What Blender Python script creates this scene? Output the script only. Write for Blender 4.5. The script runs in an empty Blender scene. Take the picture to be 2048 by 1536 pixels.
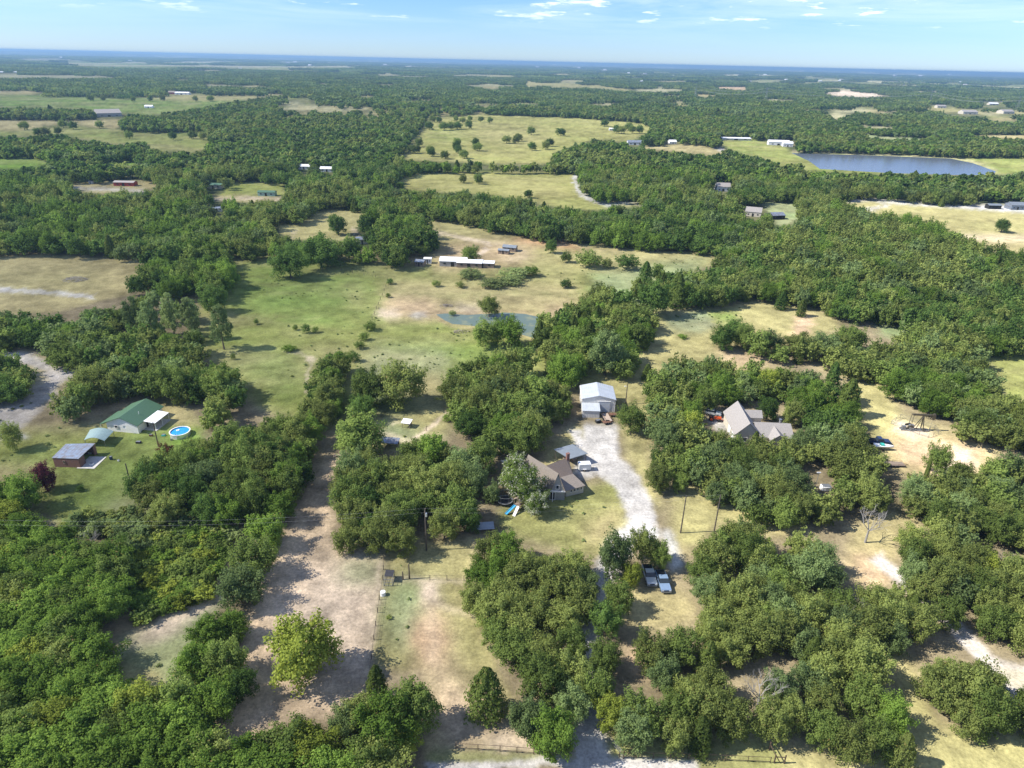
import bpy, bmesh, math, random
import numpy as np
from mathutils import Vector, Matrix
R = math.radians
scene = bpy.context.scene
COL = scene.collection
random.seed(11); RNG = np.random.default_rng(11)

# ------------------------------------------------------------------ camera
CAMH, FPX, PITCH, ROLL = 90.0, 1366.0, R(25.3), R(1.34)
cd = bpy.data.cameras.new('camera'); cam = bpy.data.objects.new('camera', cd); COL.objects.link(cam)
cd.sensor_width = 36.0; cd.lens = 36.0 * FPX / 2048.0; cd.clip_start = 1.0; cd.clip_end = 300000.0
cam.matrix_world = Matrix.Translation((0, 0, CAMH)) @ Matrix.Rotation(math.pi/2 - PITCH, 4, 'X') @ Matrix.Rotation(ROLL, 4, 'Z')
scene.camera = cam
scene.render.resolution_x = 1024; scene.render.resolution_y = 768

def at(px, py, h=0.0):
    """world point at height h seen at photo pixel (px, py): how the place was surveyed from the photo"""
    x = px - 1024; y = -(py - 768); c, s = math.cos(ROLL), math.sin(ROLL)
    xr = x*c - y*s; yr = x*s + y*c
    dy = FPX*math.cos(PITCH) + yr*math.sin(PITCH); dz = -FPX*math.sin(PITCH) + yr*math.cos(PITCH)
    t = (h - CAMH)/dz
    return Vector((xr*t, dy*t, h))
def proj(X, Y, Z=0.0):
    z = Z - CAMH; d = Y*math.cos(PITCH) - z*math.sin(PITCH); u = Y*math.sin(PITCH) + z*math.cos(PITCH)
    xr = FPX*X/d; yr = FPX*u/d; c, s = math.cos(ROLL), math.sin(ROLL)
    return 1024 + xr*c + yr*s, 768 + xr*s - yr*c, d

# ------------------------------------------------------------------ light
SUN_EL, SUN_AZ = R(44), R(-97)      # azimuth from +Y, clockwise
sv = Vector((math.sin(SUN_AZ)*math.cos(SUN_EL), math.cos(SUN_AZ)*math.cos(SUN_EL), math.sin(SUN_EL)))
sd = bpy.data.lights.new('sun', 'SUN'); sd.energy = 4.5; sd.angle = R(0.53); sd.color = (1.0, 0.955, 0.88)
sun = bpy.data.objects.new('sun', sd); COL.objects.link(sun); sun.rotation_euler = sv.to_track_quat('Z', 'Y').to_euler()
world = bpy.data.worlds.new('World'); scene.world = world; world.use_nodes = True
wn, wl = world.node_tree.nodes, world.node_tree.links
wn.clear()
wo = wn.new('ShaderNodeOutputWorld'); bg = wn.new('ShaderNodeBackground'); bg.inputs[1].default_value = 0.15
sky = wn.new('ShaderNodeTexSky'); sky.sky_type = 'NISHITA'; sky.sun_disc = False
sky.sun_elevation = SUN_EL; sky.sun_rotation = SUN_AZ; sky.altitude = 300; sky.air_density = 1.0; sky.dust_density = 0.1; sky.ozone_density = 7.0
tc = wn.new('ShaderNodeTexCoord')
def W(tp, **k):
    n = wn.new(tp)
    for a, b in k.items(): setattr(n, a, b)
    return n
sep = W('ShaderNodeSeparateXYZ'); wl.new(tc.outputs['Generated'], sep.inputs[0])
# clouds: high thin veil and a few small cumulus low in the sky, laid out by direction (azimuth, elevation)
atn = W('ShaderNodeMath', operation='ARCTAN2'); wl.new(sep.outputs[0], atn.inputs[0]); wl.new(sep.outputs[1], atn.inputs[1])
comb = W('ShaderNodeCombineXYZ'); wl.new(atn.outputs[0], comb.inputs[0]); wl.new(sep.outputs[2], comb.inputs[1])
def cloud(sx, sy, off, lo, hi, det, rough, dist=0.0):
    mp = W('ShaderNodeMapping'); mp.inputs['Scale'].default_value = (sx, sy, 1); mp.inputs['Location'].default_value = off
    wl.new(comb.outputs[0], mp.inputs[0])
    nz = W('ShaderNodeTexNoise'); nz.inputs['Scale'].default_value = 1.0; nz.inputs['Detail'].default_value = det; nz.inputs['Roughness'].default_value = rough; nz.inputs['Distortion'].default_value = dist
    wl.new(mp.outputs[0], nz.inputs['Vector'])
    mr = W('ShaderNodeMapRange'); mr.interpolation_type = 'SMOOTHSTEP'; mr.inputs[1].default_value = lo; mr.inputs[2].default_value = hi
    wl.new(nz.outputs[0], mr.inputs[0]); return mr.outputs[0]
def MR(src, a, b, c=0.0, d=1.0):
    m = W('ShaderNodeMapRange'); m.interpolation_type = 'SMOOTHSTEP'
    for i, v in ((1, a), (2, b), (3, c), (4, d)): m.inputs[i].default_value = v
    wl.new(src, m.inputs[0]); return m.outputs[0]
def MUL(a, b, op='MULTIPLY'):
    m = W('ShaderNodeMath', operation=op); wl.new(a, m.inputs[0])
    if isinstance(b, float): m.inputs[1].default_value = b
    else: wl.new(b, m.inputs[1])
    return m.outputs[0]
veil = MUL(MUL(cloud(3.0, 34, (2.0, 5.3, 0), 0.36, 0.70, 7, 0.62, 0.6), MR(sep.outputs[2], 0.012, 0.085)), 0.38)
puff = MUL(MUL(cloud(17, 120, (7.7, 3.1, 1.7), 0.56, 0.68, 6, 0.6), MR(sep.outputs[2], 0.035, 0.06)), MR(atn.outputs[0], -0.35, 0.55, 0.55, 1.0))
cl = MUL(veil, puff, 'MAXIMUM')
mixc = W('ShaderNodeMix', data_type='RGBA'); mixc.inputs[7].default_value = (5.2, 5.6, 6.1, 1)
tint = W('ShaderNodeMix', data_type='RGBA', blend_type='MULTIPLY'); tint.inputs[0].default_value = 1.0; tint.inputs[7].default_value = (0.43, 0.525, 0.71, 1)
wl.new(sky.outputs[0], tint.inputs[6])
wl.new(cl, mixc.inputs[0]); wl.new(tint.outputs[2], mixc.inputs[6])
wl.new(mixc.outputs[2], bg.inputs[0]); wl.new(bg.outputs[0], wo.inputs[0])
scene.view_settings.view_transform = 'Standard'; scene.view_settings.look = 'None'
scene.view_settings.exposure = 0.80; scene.view_settings.gamma = 1.0
scene.cycles.max_bounces = 6; scene.cycles.volume_bounces = 1; scene.cycles.transparent_max_bounces = 8
try: scene.cycles.volume_step_rate = 10
except Exception: pass

# ------------------------------------------------------------------ helpers
def tag(o, label=None, cat=None, group=None, kind=None):
    if label: o['label'] = label
    if cat: o['category'] = cat
    if group: o['group'] = group
    if kind: o['kind'] = kind
    return o
def empty(name, loc, label, cat, group=None, rz=0.0):
    o = bpy.data.objects.new(name, None); COL.objects.link(o); o.location = loc; o.rotation_euler = (0, 0, rz)
    o.empty_display_size = 0.5
    return tag(o, label, cat, group)
def meshobj(name, me, parent=None, mats=()):
    for m in mats: me.materials.append(m)
    o = bpy.data.objects.new(name, me); COL.objects.link(o)
    if parent: o.parent = parent
    return o
class MB:
    """collects shapes into one mesh"""
    def __init__(s): s.v = []; s.f = []; s.m = []
    def add(s, vs, fs, mi=0):
        b = len(s.v); s.v += [tuple(v) for v in vs]
        for f in fs: s.f.append([b+i for i in f]); s.m.append(mi)
        return s
    def box(s, c, d, rz=0.0, mi=0, M=None):
        x, y, z = d[0]/2, d[1]/2, d[2]/2
        p = [Vector((sx*x, sy*y, sz*z)) for sz in (-1, 1) for sx, sy in ((-1,-1),(1,-1),(1,1),(-1,1))]
        m = M if M is not None else Matrix.Rotation(rz, 4, 'Z')
        p = [m @ q + Vector(c) for q in p]
        return s.add(p, [(3,2,1,0),(4,5,6,7),(0,1,5,4),(1,2,6,5),(2,3,7,6),(3,0,4,7)], mi)
    def tube(s, a, b, ra, rb=None, n=8, mi=0, cap=True):
        rb = ra if rb is None else rb; a, b = Vector(a), Vector(b); d = (b-a)
        if d.length < 1e-6: return s
        q = d.to_track_quat('Z', 'Y'); vs = []
        for p, r in ((a, ra), (b, rb)):
            for i in range(n):
                t = 2*math.pi*i/n; vs.append(p + q @ Vector((r*math.cos(t), r*math.sin(t), 0)))
        fs = [(i, (i+1) % n, n+(i+1) % n, n+i) for i in range(n)]
        if cap: fs += [tuple(range(n-1, -1, -1)), tuple(range(n, 2*n))]
        return s.add(vs, fs, mi)
    def slab(s, pts, t=0.12, mi=0):
        """closed plate of thickness t hanging under the polygon pts"""
        n = len(pts); pts = [Vector(p) for p in pts]; lo = [p - Vector((0, 0, t)) for p in pts]
        return s.add(pts + lo, [tuple(range(n)), tuple(range(2*n-1, n-1, -1))] + [(i, n+i, n+(i+1) % n, (i+1) % n) for i in range(n)], mi)
    def prism(s, prof, x0, x1, mi=0, ax='x'):
        """profile [(a,z)] extruded from x0 to x1"""
        n = len(prof)
        f = (lambda x, a, z: (x, a, z)) if ax == 'x' else (lambda x, a, z: (a, x, z))
        vs = [f(x0, a, z) for a, z in prof] + [f(x1, a, z) for a, z in prof]
        return s.add(vs, [tuple(range(n-1, -1, -1)), tuple(range(n, 2*n))] + [(i, (i+1) % n, n+(i+1) % n, n+i) for i in range(n)], mi)
    def build(s, name, mats, parent=None, bevel=0.0):
        me = bpy.data.meshes.new(name); me.from_pydata(s.v, [], s.f)
        if not isinstance(mats, (list, tuple)): mats = [mats]
        for m in mats: me.materials.append(m)
        me.polygons.foreach_set('material_index', s.m)
        bm = bmesh.new(); bm.from_mesh(me); bmesh.ops.recalc_face_normals(bm, faces=bm.faces)
        if bevel: bmesh.ops.bevel(bm, geom=[e for e in bm.edges if e.is_manifold], offset=bevel, segments=2, affect='EDGES', clamp_overlap=True)
        bm.to_mesh(me); bm.free(); me.update()
        o = bpy.data.objects.new(name, me); COL.objects.link(o)
        if parent: o.parent = parent
        return o
def copy_tree(o, parent=None):
    c = o.copy(); COL.objects.link(c); c.parent = parent
    for ch in list(o.children): copy_tree(ch, c)
    return c

# ------------------------------------------------------------------ materials
def newmat(name):
    m = bpy.data.materials.new(name); m.use_nodes = True; n = m.node_tree.nodes; n.clear()
    return m, n, m.node_tree.links
def mat(name, col, rough=0.8, metal=0.0, var=0.25, scale=2.0, dirt=None, bump=0.0, rib=None, stretch=(1, 1, 1)):
    m, n, l = newmat(name)
    o = n.new('ShaderNodeOutputMaterial'); p = n.new('ShaderNodeBsdfPrincipled'); l.new(p.outputs[0], o.inputs[0])
    p.inputs['Roughness'].default_value = rough; p.inputs['Metallic'].default_value = metal
    t = n.new('ShaderNodeTexCoord'); mp = n.new('ShaderNodeMapping'); mp.inputs['Scale'].default_value = stretch; l.new(t.outputs['Object'], mp.inputs[0])
    z = n.new('ShaderNodeTexNoise'); z.inputs['Scale'].default_value = scale; z.inputs['Detail'].default_value = 6; z.inputs['Roughness'].default_value = 0.65
    l.new(mp.outputs[0], z.inputs['Vector'])
    mx = n.new('ShaderNodeMix'); mx.data_type = 'RGBA'
    dc = dirt if dirt else tuple(c*(1-var) for c in col)
    bc = tuple(min(1, c*(1+var*0.5)) for c in col) if not dirt else col
    mx.inputs[6].default_value = (*dc, 1); mx.inputs[7].default_value = (*bc, 1)
    r = n.new('ShaderNodeMapRange'); r.inputs[1].default_value = 0.3; r.inputs[2].default_value = 0.65; l.new(z.outputs[0], r.inputs[0]); l.new(r.outputs[0], mx.inputs[0])
    l.new(mx.outputs[2], p.inputs['Base Color'])
    if rib:
        axis, period, amt = rib
        w = n.new('ShaderNodeTexWave'); w.bands_direction = axis; w.inputs['Scale'].default_value = 0.314/period; l.new(t.outputs['Object'], w.inputs['Vector'])
        b = n.new('ShaderNodeBump'); b.inputs['Strength'].default_value = amt; b.inputs['Distance'].default_value = 0.05
        l.new(w.outputs[0], b.inputs['Height']); l.new(b.outputs[0], p.inputs['Normal'])
    elif bump:
        b = n.new('ShaderNodeBump'); b.inputs['Strength'].default_value = bump; b.inputs['Distance'].default_value = 0.05
        l.new(z.outputs[0], b.inputs['Height']); l.new(b.outputs[0], p.inputs['Normal'])
    return m
def leafmat(name, dark, light, flower=None, famt=0.0, dry=0.04):
    """leaf tone: per tree (object random) and per leaf clump (attribute lv) variation; lets some light through"""
    dark = tuple(c*k for c, k in zip(dark, (1.18, 1.20, .95))); light = tuple(c*k for c, k in zip(light, (1.14, 1.15, .90)))
    m, n, l = newmat(name)
    o = n.new('ShaderNodeOutputMaterial'); a = n.new('ShaderNodeAttribute'); a.attribute_name = 'lv'
    oi = n.new('ShaderNodeObjectInfo')
    mx = n.new('ShaderNodeMix'); mx.data_type = 'RGBA'; mx.inputs[6].default_value = (*dark, 1); mx.inputs[7].default_value = (*light, 1)
    ad = n.new('ShaderNodeMath'); ad.operation = 'MULTIPLY_ADD'; l.new(a.outputs['Fac'], ad.inputs[0]); ad.inputs[1].default_value = 0.62
    m2 = n.new('ShaderNodeMath'); m2.operation = 'MULTIPLY'; l.new(oi.outputs['Random'], m2.inputs[0]); m2.inputs[1].default_value = 0.38
    l.new(m2.outputs[0], ad.inputs[2]); l.new(ad.outputs[0], mx.inputs[0])
    last = mx.outputs[2]
    fc = flower if flower else (0.30, 0.25, 0.09); amt = famt if flower else dry
    gt = n.new('ShaderNodeMath'); gt.operation = 'LESS_THAN'; l.new(a.outputs['Fac'], gt.inputs[0]); gt.inputs[1].default_value = amt
    m3 = n.new('ShaderNodeMix'); m3.data_type = 'RGBA'; m3.inputs[7].default_value = (*fc, 1); l.new(gt.outputs[0], m3.inputs[0]); l.new(last, m3.inputs[6]); last = m3.outputs[2]
    hs = n.new('ShaderNodeHueSaturation'); mr = n.new('ShaderNodeMapRange'); l.new(oi.outputs['Random'], mr.inputs[0]); mr.inputs[3].default_value = 0.78; mr.inputs[4].default_value = 1.2
    l.new(mr.outputs[0], hs.inputs['Value']); l.new(last, hs.inputs['Color']); last = hs.outputs[0]
    d = n.new('ShaderNodeBsdfDiffuse'); tr = n.new('ShaderNodeBsdfTranslucent'); ms = n.new('ShaderNodeMixShader'); ms.inputs[0].default_value = 0.45
    l.new(last, d.inputs[0]); l.new(last, tr.inputs[0]); l.new(d.outputs[0], ms.inputs[1]); l.new(tr.outputs[0], ms.inputs[2]); l.new(ms.outputs[0], o.inputs[0])
    return m
LM = {
 'oak':    leafmat('oak_leaves', (0.084, 0.126, 0.040), (0.228, 0.292, 0.092)),
 'olive':  leafmat('olive_leaves', (0.108, 0.140, 0.048), (0.285, 0.325, 0.115), dry=0.07),
 'grey':   leafmat('grey_green_leaves', (0.092, 0.138, 0.062), (0.245, 0.310, 0.145)),
 'dark':   leafmat('dark_leaves', (0.052, 0.098, 0.032), (0.145, 0.222, 0.066)),
 'bright': leafmat('bright_leaves', (0.080, 0.145, 0.032), (0.215, 0.305, 0.072)),
 'yellow': leafmat('yellow_green_leaves', (0.120, 0.160, 0.030), (0.320, 0.360, 0.085), dry=0.05),
 'cedar':  leafmat('cedar_needles', (0.062, 0.096, 0.032), (0.175, 0.220, 0.068), dry=0.08),
 'purple': leafmat('purple_leaves', (0.050, 0.018, 0.032), (0.22, 0.065, 0.10)),
 'rust':   leafmat('rusty_leaves', (0.09, 0.045, 0.03), (0.22, 0.12, 0.07)),
 'blossom':leafmat('blossom_leaves', (0.080, 0.135, 0.035), (0.200, 0.26, 0.080), (0.62, 0.62, 0.48), 0.34),
 'sage':   leafmat('sage_leaves', (0.15, 0.19, 0.09), (0.28, 0.34, 0.16)),
}
M = {
 'bark': mat('bark', (0.13, 0.105, 0.08), 0.95, var=0.5, scale=3, bump=0.4),
 'deadwood': mat('dead_wood', (0.30, 0.28, 0.25), 0.9, var=0.3, scale=4),
 'pole': mat('pole_wood', (0.10, 0.08, 0.06), 0.9, var=0.4, scale=2),
 'wire': mat('wire', (0.42, 0.42, 0.42), 0.6, 0.3),
 'shingle': mat('tan_shingles', (0.235, 0.20, 0.165), 0.95, var=0.32, scale=5, bump=0.25, stretch=(1, 1, 2)),
 'shingle_shaded': mat('shaded_shingles', (0.115, 0.09, 0.075), 0.95, var=0.35, scale=5, bump=0.25),  # darker copy of the shingles: shade of the right-facing rear slope put into colour
 'shingle_grey': mat('grey_shingles', (0.31, 0.285, 0.26), 0.95, var=0.28, scale=4, bump=0.25),
 'siding': mat('cream_siding', (0.55, 0.50, 0.40), 0.7, var=0.14, scale=2, rib=('Z', 0.22, 0.5)),
 'siding_grey': mat('weathered_siding', (0.34, 0.33, 0.30), 0.8, var=0.2, scale=3, rib=('X', 0.3, 0.4)),
 'trim': mat('white_trim', (0.75, 0.74, 0.72), 0.6, var=0.1),
 'tin': mat('galvanised_roof', (0.60, 0.63, 0.64), 0.45, 0.35, var=0.12, scale=0.7, rib=('X', 0.6, 0.35)),
 'tin_y': mat('galvanised_roof_sheet', (0.25, 0.28, 0.30), 0.5, 0.3, var=0.16, scale=0.7, rib=('Y', 0.6, 0.35)),
 'tin_wall': mat('galvanised_wall', (0.66, 0.64, 0.60), 0.55, 0.1, var=0.12, scale=1.0, rib=('X', 0.45, 0.7)),
 'tin_white': mat('white_metal', (0.80, 0.80, 0.79), 0.45, 0.0, var=0.08, rib=('X', 0.5, 0.3)),
 'tin_blue': mat('weathered_blue_tin', (0.26, 0.33, 0.42), 0.5, 0.35, var=0.2, scale=0.8, dirt=(0.20, 0.17, 0.15), rib=('X', 0.7, 0.4)),
 'door_grey': mat('rollup_door', (0.50, 0.53, 0.56), 0.5, 0.1, var=0.08, rib=('Z', 0.25, 0.8)),
 'green_roof': mat('green_metal_roof', (0.075, 0.150, 0.085), 0.45, 0.05, var=0.12, rib=('Y', 0.55, 0.4)),
 'brick': mat('red_brick', (0.20, 0.105, 0.085), 0.9, var=0.3, scale=9),
 'glass': mat('window_glass', (0.03, 0.04, 0.05), 0.1, 0.0, var=0.2),
 'dark': mat('dark_interior', (0.02, 0.02, 0.02), 0.9),
 'steel': mat('grey_steel', (0.25, 0.26, 0.27), 0.5, 0.5),
 'rusty': mat('rusty_steel', (0.17, 0.085, 0.05), 0.85, 0.1, var=0.5, scale=4),
 'pipe': mat('brown_pipe', (0.10, 0.065, 0.045), 0.7, 0.2, var=0.4, scale=3),
 'rubber': mat('rubber', (0.02, 0.02, 0.02), 0.85),
 'chrome': mat('wheel_metal', (0.5, 0.5, 0.5), 0.3, 0.8),
 'lamp': mat('lamp_lens', (0.7, 0.7, 0.68), 0.15),
 'blue_paint': mat('blue_paint', (0.26, 0.36, 0.50), 0.28, 0.3, var=0.08),
 'navy_paint': mat('navy_paint', (0.03, 0.05, 0.12), 0.28, 0.3, var=0.08),
 'silver_paint': mat('silver_paint', (0.60, 0.63, 0.62), 0.3, 0.4, var=0.08),
 'white_paint': mat('white_paint', (0.78, 0.78, 0.77), 0.35, var=0.06),
 'orange': mat('orange_paint', (0.62, 0.10, 0.02), 0.45, var=0.15),
 'blue_plastic': mat('blue_plastic', (0.05, 0.36, 0.62), 0.4, var=0.08),
 'teal_plastic': mat('teal_plastic', (0.05, 0.45, 0.36), 0.4, var=0.08),
 'pool_water': mat('pool_water', (0.03, 0.30, 0.62), 0.12, var=0.25, scale=1.2, bump=0.2),
 'wood': mat('weathered_wood', (0.26, 0.20, 0.15), 0.9, var=0.35, scale=4),
 'planks': mat('pale_planks', (0.42, 0.33, 0.25), 0.9, var=0.3, scale=3),
 'concrete': mat('concrete', (0.48, 0.46, 0.42), 0.9, var=0.2, scale=1.5),
 'rock': mat('rock', (0.30, 0.27, 0.24), 0.95, var=0.4, scale=2, bump=0.4),
 'pump_paint': mat('dull_brown_paint', (0.10, 0.085, 0.055), 0.6, 0.2, var=0.3),
 'red_wall': mat('barn_red', (0.30, 0.045, 0.035), 0.7, var=0.15),
 'green_wall': mat('pale_green_wall', (0.28, 0.42, 0.36), 0.7, var=0.1),
 'black_mesh': mat('black_net', (0.03, 0.03, 0.035), 0.8),
 'straw': mat('brush_twigs', (0.30, 0.26, 0.21), 0.95, var=0.4, scale=3),
}

# ------------------------------------------------------------------ site survey: regions outlined on the photo, kept as ground maps
X0, X1, Y0, Y1, ST = -460, 2508, 96, 1960, 2      # survey raster, in photo pixels
NX, NY = (X1-X0)//ST, (Y1-Y0)//ST
def ext(poly):
    out = []
    for x, y in poly:
        if x <= 0: x = X0-50
        if x >= 2048: x = X1+50
        if y >= 1536: y = Y1+50
        out.append((x, y))
    return out
def polymask(poly):
    poly = ext(poly); xs = [p[0] for p in poly]; ys = [p[1] for p in poly]
    i0, i1 = max(0, int((min(xs)-X0)//ST)), min(NX, int((max(xs)-X0)//ST)+2)
    j0, j1 = max(0, int((min(ys)-Y0)//ST)), min(NY, int((max(ys)-Y0)//ST)+2)
    if i1 <= i0 or j1 <= j0: return (0, 0, 0, 0), np.zeros((0, 0), bool)
    gx = X0 + (np.arange(i0, i1)+0.5)*ST; gy = Y0 + (np.arange(j0, j1)+0.5)*ST
    GX, GY = np.meshgrid(gx, gy); ins = np.zeros(GX.shape, bool); n = len(poly)
    for k in range(n):
        (ax, ay), (bx, by) = poly[k], poly[(k+1) % n]
        if ay == by: continue
        c = ((ay > GY) != (by > GY)) & (GX < (bx-ax)*(GY-ay)/(by-ay)+ax); ins ^= c
    return (i0, i1, j0, j1), ins
def linemask(pts, w0, w1=None):
    """band along a polyline, half-widths in photo pixels (w0 at start, w1 at end)"""
    w1 = w0 if w1 is None else w1; L = []; Rr = []; n = len(pts)
    for i, (x, y) in enumerate(pts):
        a = pts[max(0, i-1)]; b = pts[min(n-1, i+1)]; dx, dy = b[0]-a[0], b[1]-a[1]; q = math.hypot(dx, dy) or 1
        w = w0 + (w1-w0)*i/(n-1); L.append((x-dy/q*w, y+dx/q*w*0.8)); Rr.append((x+dy/q*w, y-dx/q*w*0.8))
    return L + Rr[::-1]
def blur(a, r):
    r = int(r)
    if r < 1: return a
    k = 2*r+1
    for ax in (0, 1):
        p = np.pad(a, [(r+1, r) if i == ax else (0, 0) for i in (0, 1)], mode='edge'); c = np.cumsum(p, axis=ax)
        a = (np.take(c, range(k, c.shape[ax]), ax) - np.take(c, range(0, c.shape[ax]-k), ax))/k
    return a
C = dict(  # base colours of the ground covers
 pasture=(0.232, 0.246, 0.078), green=(0.175, 0.225, 0.062), lush=(0.21, 0.30, 0.06), tan=(0.345, 0.295, 0.145), dry=(0.32, 0.288, 0.128),
 dirt=(0.52, 0.405, 0.27), pale=(0.60, 0.49, 0.365), sand=(0.47, 0.345, 0.215), red=(0.44, 0.25, 0.145), gravel=(0.50, 0.48, 0.45), road=(0.50, 0.46, 0.42),
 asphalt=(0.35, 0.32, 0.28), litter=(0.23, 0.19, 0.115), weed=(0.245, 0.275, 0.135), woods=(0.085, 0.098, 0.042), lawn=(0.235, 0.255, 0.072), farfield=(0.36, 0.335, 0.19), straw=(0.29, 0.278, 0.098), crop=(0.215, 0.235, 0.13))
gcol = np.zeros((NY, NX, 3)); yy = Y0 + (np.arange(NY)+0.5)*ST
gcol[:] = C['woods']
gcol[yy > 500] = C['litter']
wood = np.zeros((NY, NX), np.int16)          # 0 open, else region number
def paint(poly, c, soft=2, amt=1.0):
    if isinstance(c, str): c = C[c]
    (i0, i1, j0, j1), ins = polymask(poly)
    if ins.size == 0: return
    p = soft*2+1; a0, a1, b0, b1 = max(0, i0-p), min(NX, i1+p), max(0, j0-p), min(NY, j1+p)
    m = np.zeros((b1-b0, a1-a0)); m[j0-b0:j1-b0, i0-a0:i1-a0] = ins
    m = blur(blur(m, soft), soft)[..., None]*amt
    gcol[b0:b1, a0:a1] = gcol[b0:b1, a0:a1]*(1-m) + np.array(c)*m
def setwood(poly, v):
    (i0, i1, j0, j1), ins = polymask(poly)
    if ins.size: wood[j0:j1, i0:i1][ins] = v
def clearing(poly, c, soft=1): setwood(poly, 0); paint(poly, c, soft)
# region table: id -> (keep fraction, crown diameter range, tone weights, where it stands)
REG = {}
def woods(i, polys, keep, dr, tones, where, cols='litter'):
    REG[i] = (keep, dr, tones, where)
    for p in polys: setwood(p, i)
T_MIX = dict(oak=5, olive=3, grey=3, dark=2, bright=1)
T_FAR = dict(oak=5, dark=4, olive=2, grey=2, bright=1, cedar=1)
T_RT = dict(olive=5, oak=4, grey=4, yellow=0.3, cedar=0.5)
T_BL = dict(bright=8, oak=3, yellow=1.2, olive=1)
T_CTR = dict(oak=6, olive=2, bright=1.5, dark=1.5, grey=1)
REG[1] = (0.97, (6.5, 10.5), T_FAR, 'far wood')
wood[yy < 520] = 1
# ---- far clearings
for p, c in [
 ([(0,150),(60,148),(150,149),(220,152),(235,156),(150,157),(0,155)], 'farfield'),
 ([(45,117),(110,116),(135,120),(60,122)], 'farfield'),
 ([(130,122),(250,124),(330,127),(250,131),(150,129)], 'green'),
 ([(175,131),(370,129),(385,133),(330,137),(190,135)], 'green'),
 ([(390,128),(520,132),(580,138),(600,142),(520,139),(400,133)], 'farfield'),
 ([(590,138),(620,142),(700,142),(620,145)], 'farfield'),
 ([(0,178),(45,177),(90,182),(60,190),(0,188)], 'tan'),
 ([(400,166),(560,170),(520,173),(420,171)], 'farfield'),
 ([(640,220),(740,214),(735,219),(650,226)], 'farfield'),
 ([(550,215),(620,209),(690,218),(600,222)], 'farfield'),
 ([(755,148),(860,151),(845,154),(760,152)], 'farfield'),
 ([(905,148),(1000,149),(985,152),(910,152)], 'farfield'),
 ([(935,169),(1000,167),(1040,170),(1020,172),(940,172)], 'farfield'),
 ([(1055,160),(1080,164),(1160,168),(1260,176),(1265,183),(1180,175),(1080,171),(1050,175)], 'dry'),
 ([(1145,158),(1168,158),(1160,163),(1148,162)], 'green'),
 ([(1270,175),(1360,177),(1380,180),(1300,185),(1275,181)], 'farfield'),
 ([(1435,173),(1490,172),(1495,180),(1440,178)], 'sand'),
 ([(1650,184),(1690,180),(1745,185),(1790,192),(1720,194),(1660,190)], 'pale'),
 ([(1518,162),(1560,163),(1545,165),(1500,166)], 'farfield'),
 ([(1038,203),(1075,203),(1070,208),(1040,208)], 'farfield'),
 ([(1850,213),(1900,216),(1960,222),(2048,224),(2048,232),(1970,228),(1900,224),(1855,219)], 'dry'),
 ([(1655,218),(1720,216),(1770,222),(1680,226)], 'farfield'),
 ([(1710,248),(1760,250),(1820,257),(1750,257)], 'farfield'),
 ([(1725,264),(1760,270),(1860,275),(1840,280),(1740,276)], 'weed'),
 ([(1935,268),(2048,268),(2048,282),(2000,278),(1950,272)], 'tan'),
 ([(1670,224),(1700,232),(1670,240),(1655,232)], 'farfield'),
 ([(0,192),(150,190),(270,195),(340,195),(400,188),(470,190),(490,198),(430,212),(370,222),(330,228),(300,232),(260,228),(200,222),(90,216),(0,217)], 'green'),
 ([(250,190),(470,188),(560,189),(490,200),(430,203),(330,200)], 'dry'),
 ([(0,234),(60,238),(110,240),(150,238),(240,238),(235,262),(190,256),(140,246),(90,252),(60,262),(0,262)], 'tan'),
 ([(0,250),(40,262),(90,256),(150,252),(200,258),(260,262),(320,264),(408,262),(420,282),(385,300),(310,304),(292,285),(230,290),(170,280),(120,268),(85,272),(0,268)], 'pasture'),
 ([(345,290),(420,275),(410,300),(380,308)], 'pasture'),
 ([(0,315),(60,314),(97,320),(92,328),(40,338),(0,342)], 'lush'),
 ([(206,321),(270,322),(272,332),(215,334)], 'lush'),
 ([(140,364),(310,362),(320,376),(280,384),(200,388),(140,380)], 'tan'),
 ([(470,362),(560,364),(572,392),(520,396),(470,398),(440,392)], 'lawn'),
 ([(415,392),(470,390),(560,394),(560,402),(470,404)], 'tan'),
 ([(798,312),(815,292),(850,245),(872,236),(940,228),(1000,229),(1150,234),(1280,244),(1304,254),(1295,266),(1262,282),(1185,280),(1155,290),(1110,305),(1098,328),(1000,328),(900,324),(800,320)], 'straw'),
 ([(785,374),(800,358),(832,345),(1000,343),(1150,346),(1160,375),(1190,402),(1235,418),(1170,420),(1100,412),(1040,398),(960,388),(870,384),(800,380)], 'straw'),
 ([(1290,290),(1400,288),(1450,300),(1440,312),(1380,306),(1290,300)], 'tan'),
 ([(1195,402),(1290,404),(1285,412),(1235,414)], 'dry'),
 ([(1440,276),(1500,274),(1530,284),(1572,292),(1592,312),(1602,330),(1562,334),(1530,318),(1470,304),(1445,292)], 'pasture'),
 ([(1575,303),(1760,306),(1900,313),(2048,315),(2048,342),(1985,348),(1700,348),(1600,340)], 'pasture'),
 ([(1668,402),(1760,396),(1880,408),(2048,418),(2048,540),(2005,505),(1950,488),(1900,468),(1870,448),(1800,438),(1740,428),(1700,412)], 'dry'),
 ([(1520,402),(1592,404),(1602,440),(1560,452),(1535,420)], 'weed'),
 ([(550,450),(600,446),(640,420),(680,414),(740,428),(722,440),(705,470),(690,482),(600,482),(565,470)], 'dry'),
 ([(835,432),(900,440),(960,455),(1030,470),(1110,483),(1200,490),(1260,497),(1350,503),(1435,505),(1425,530),(1340,562),(1280,562),(1200,575),(800,545),(850,520),(870,480)], 'dry'),
 ([(0,515),(100,507),(200,514),(295,516),(300,545),(250,592),(205,600),(100,628),(0,632)], 'tan'),
]: clearing(p, c, 1)
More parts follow.
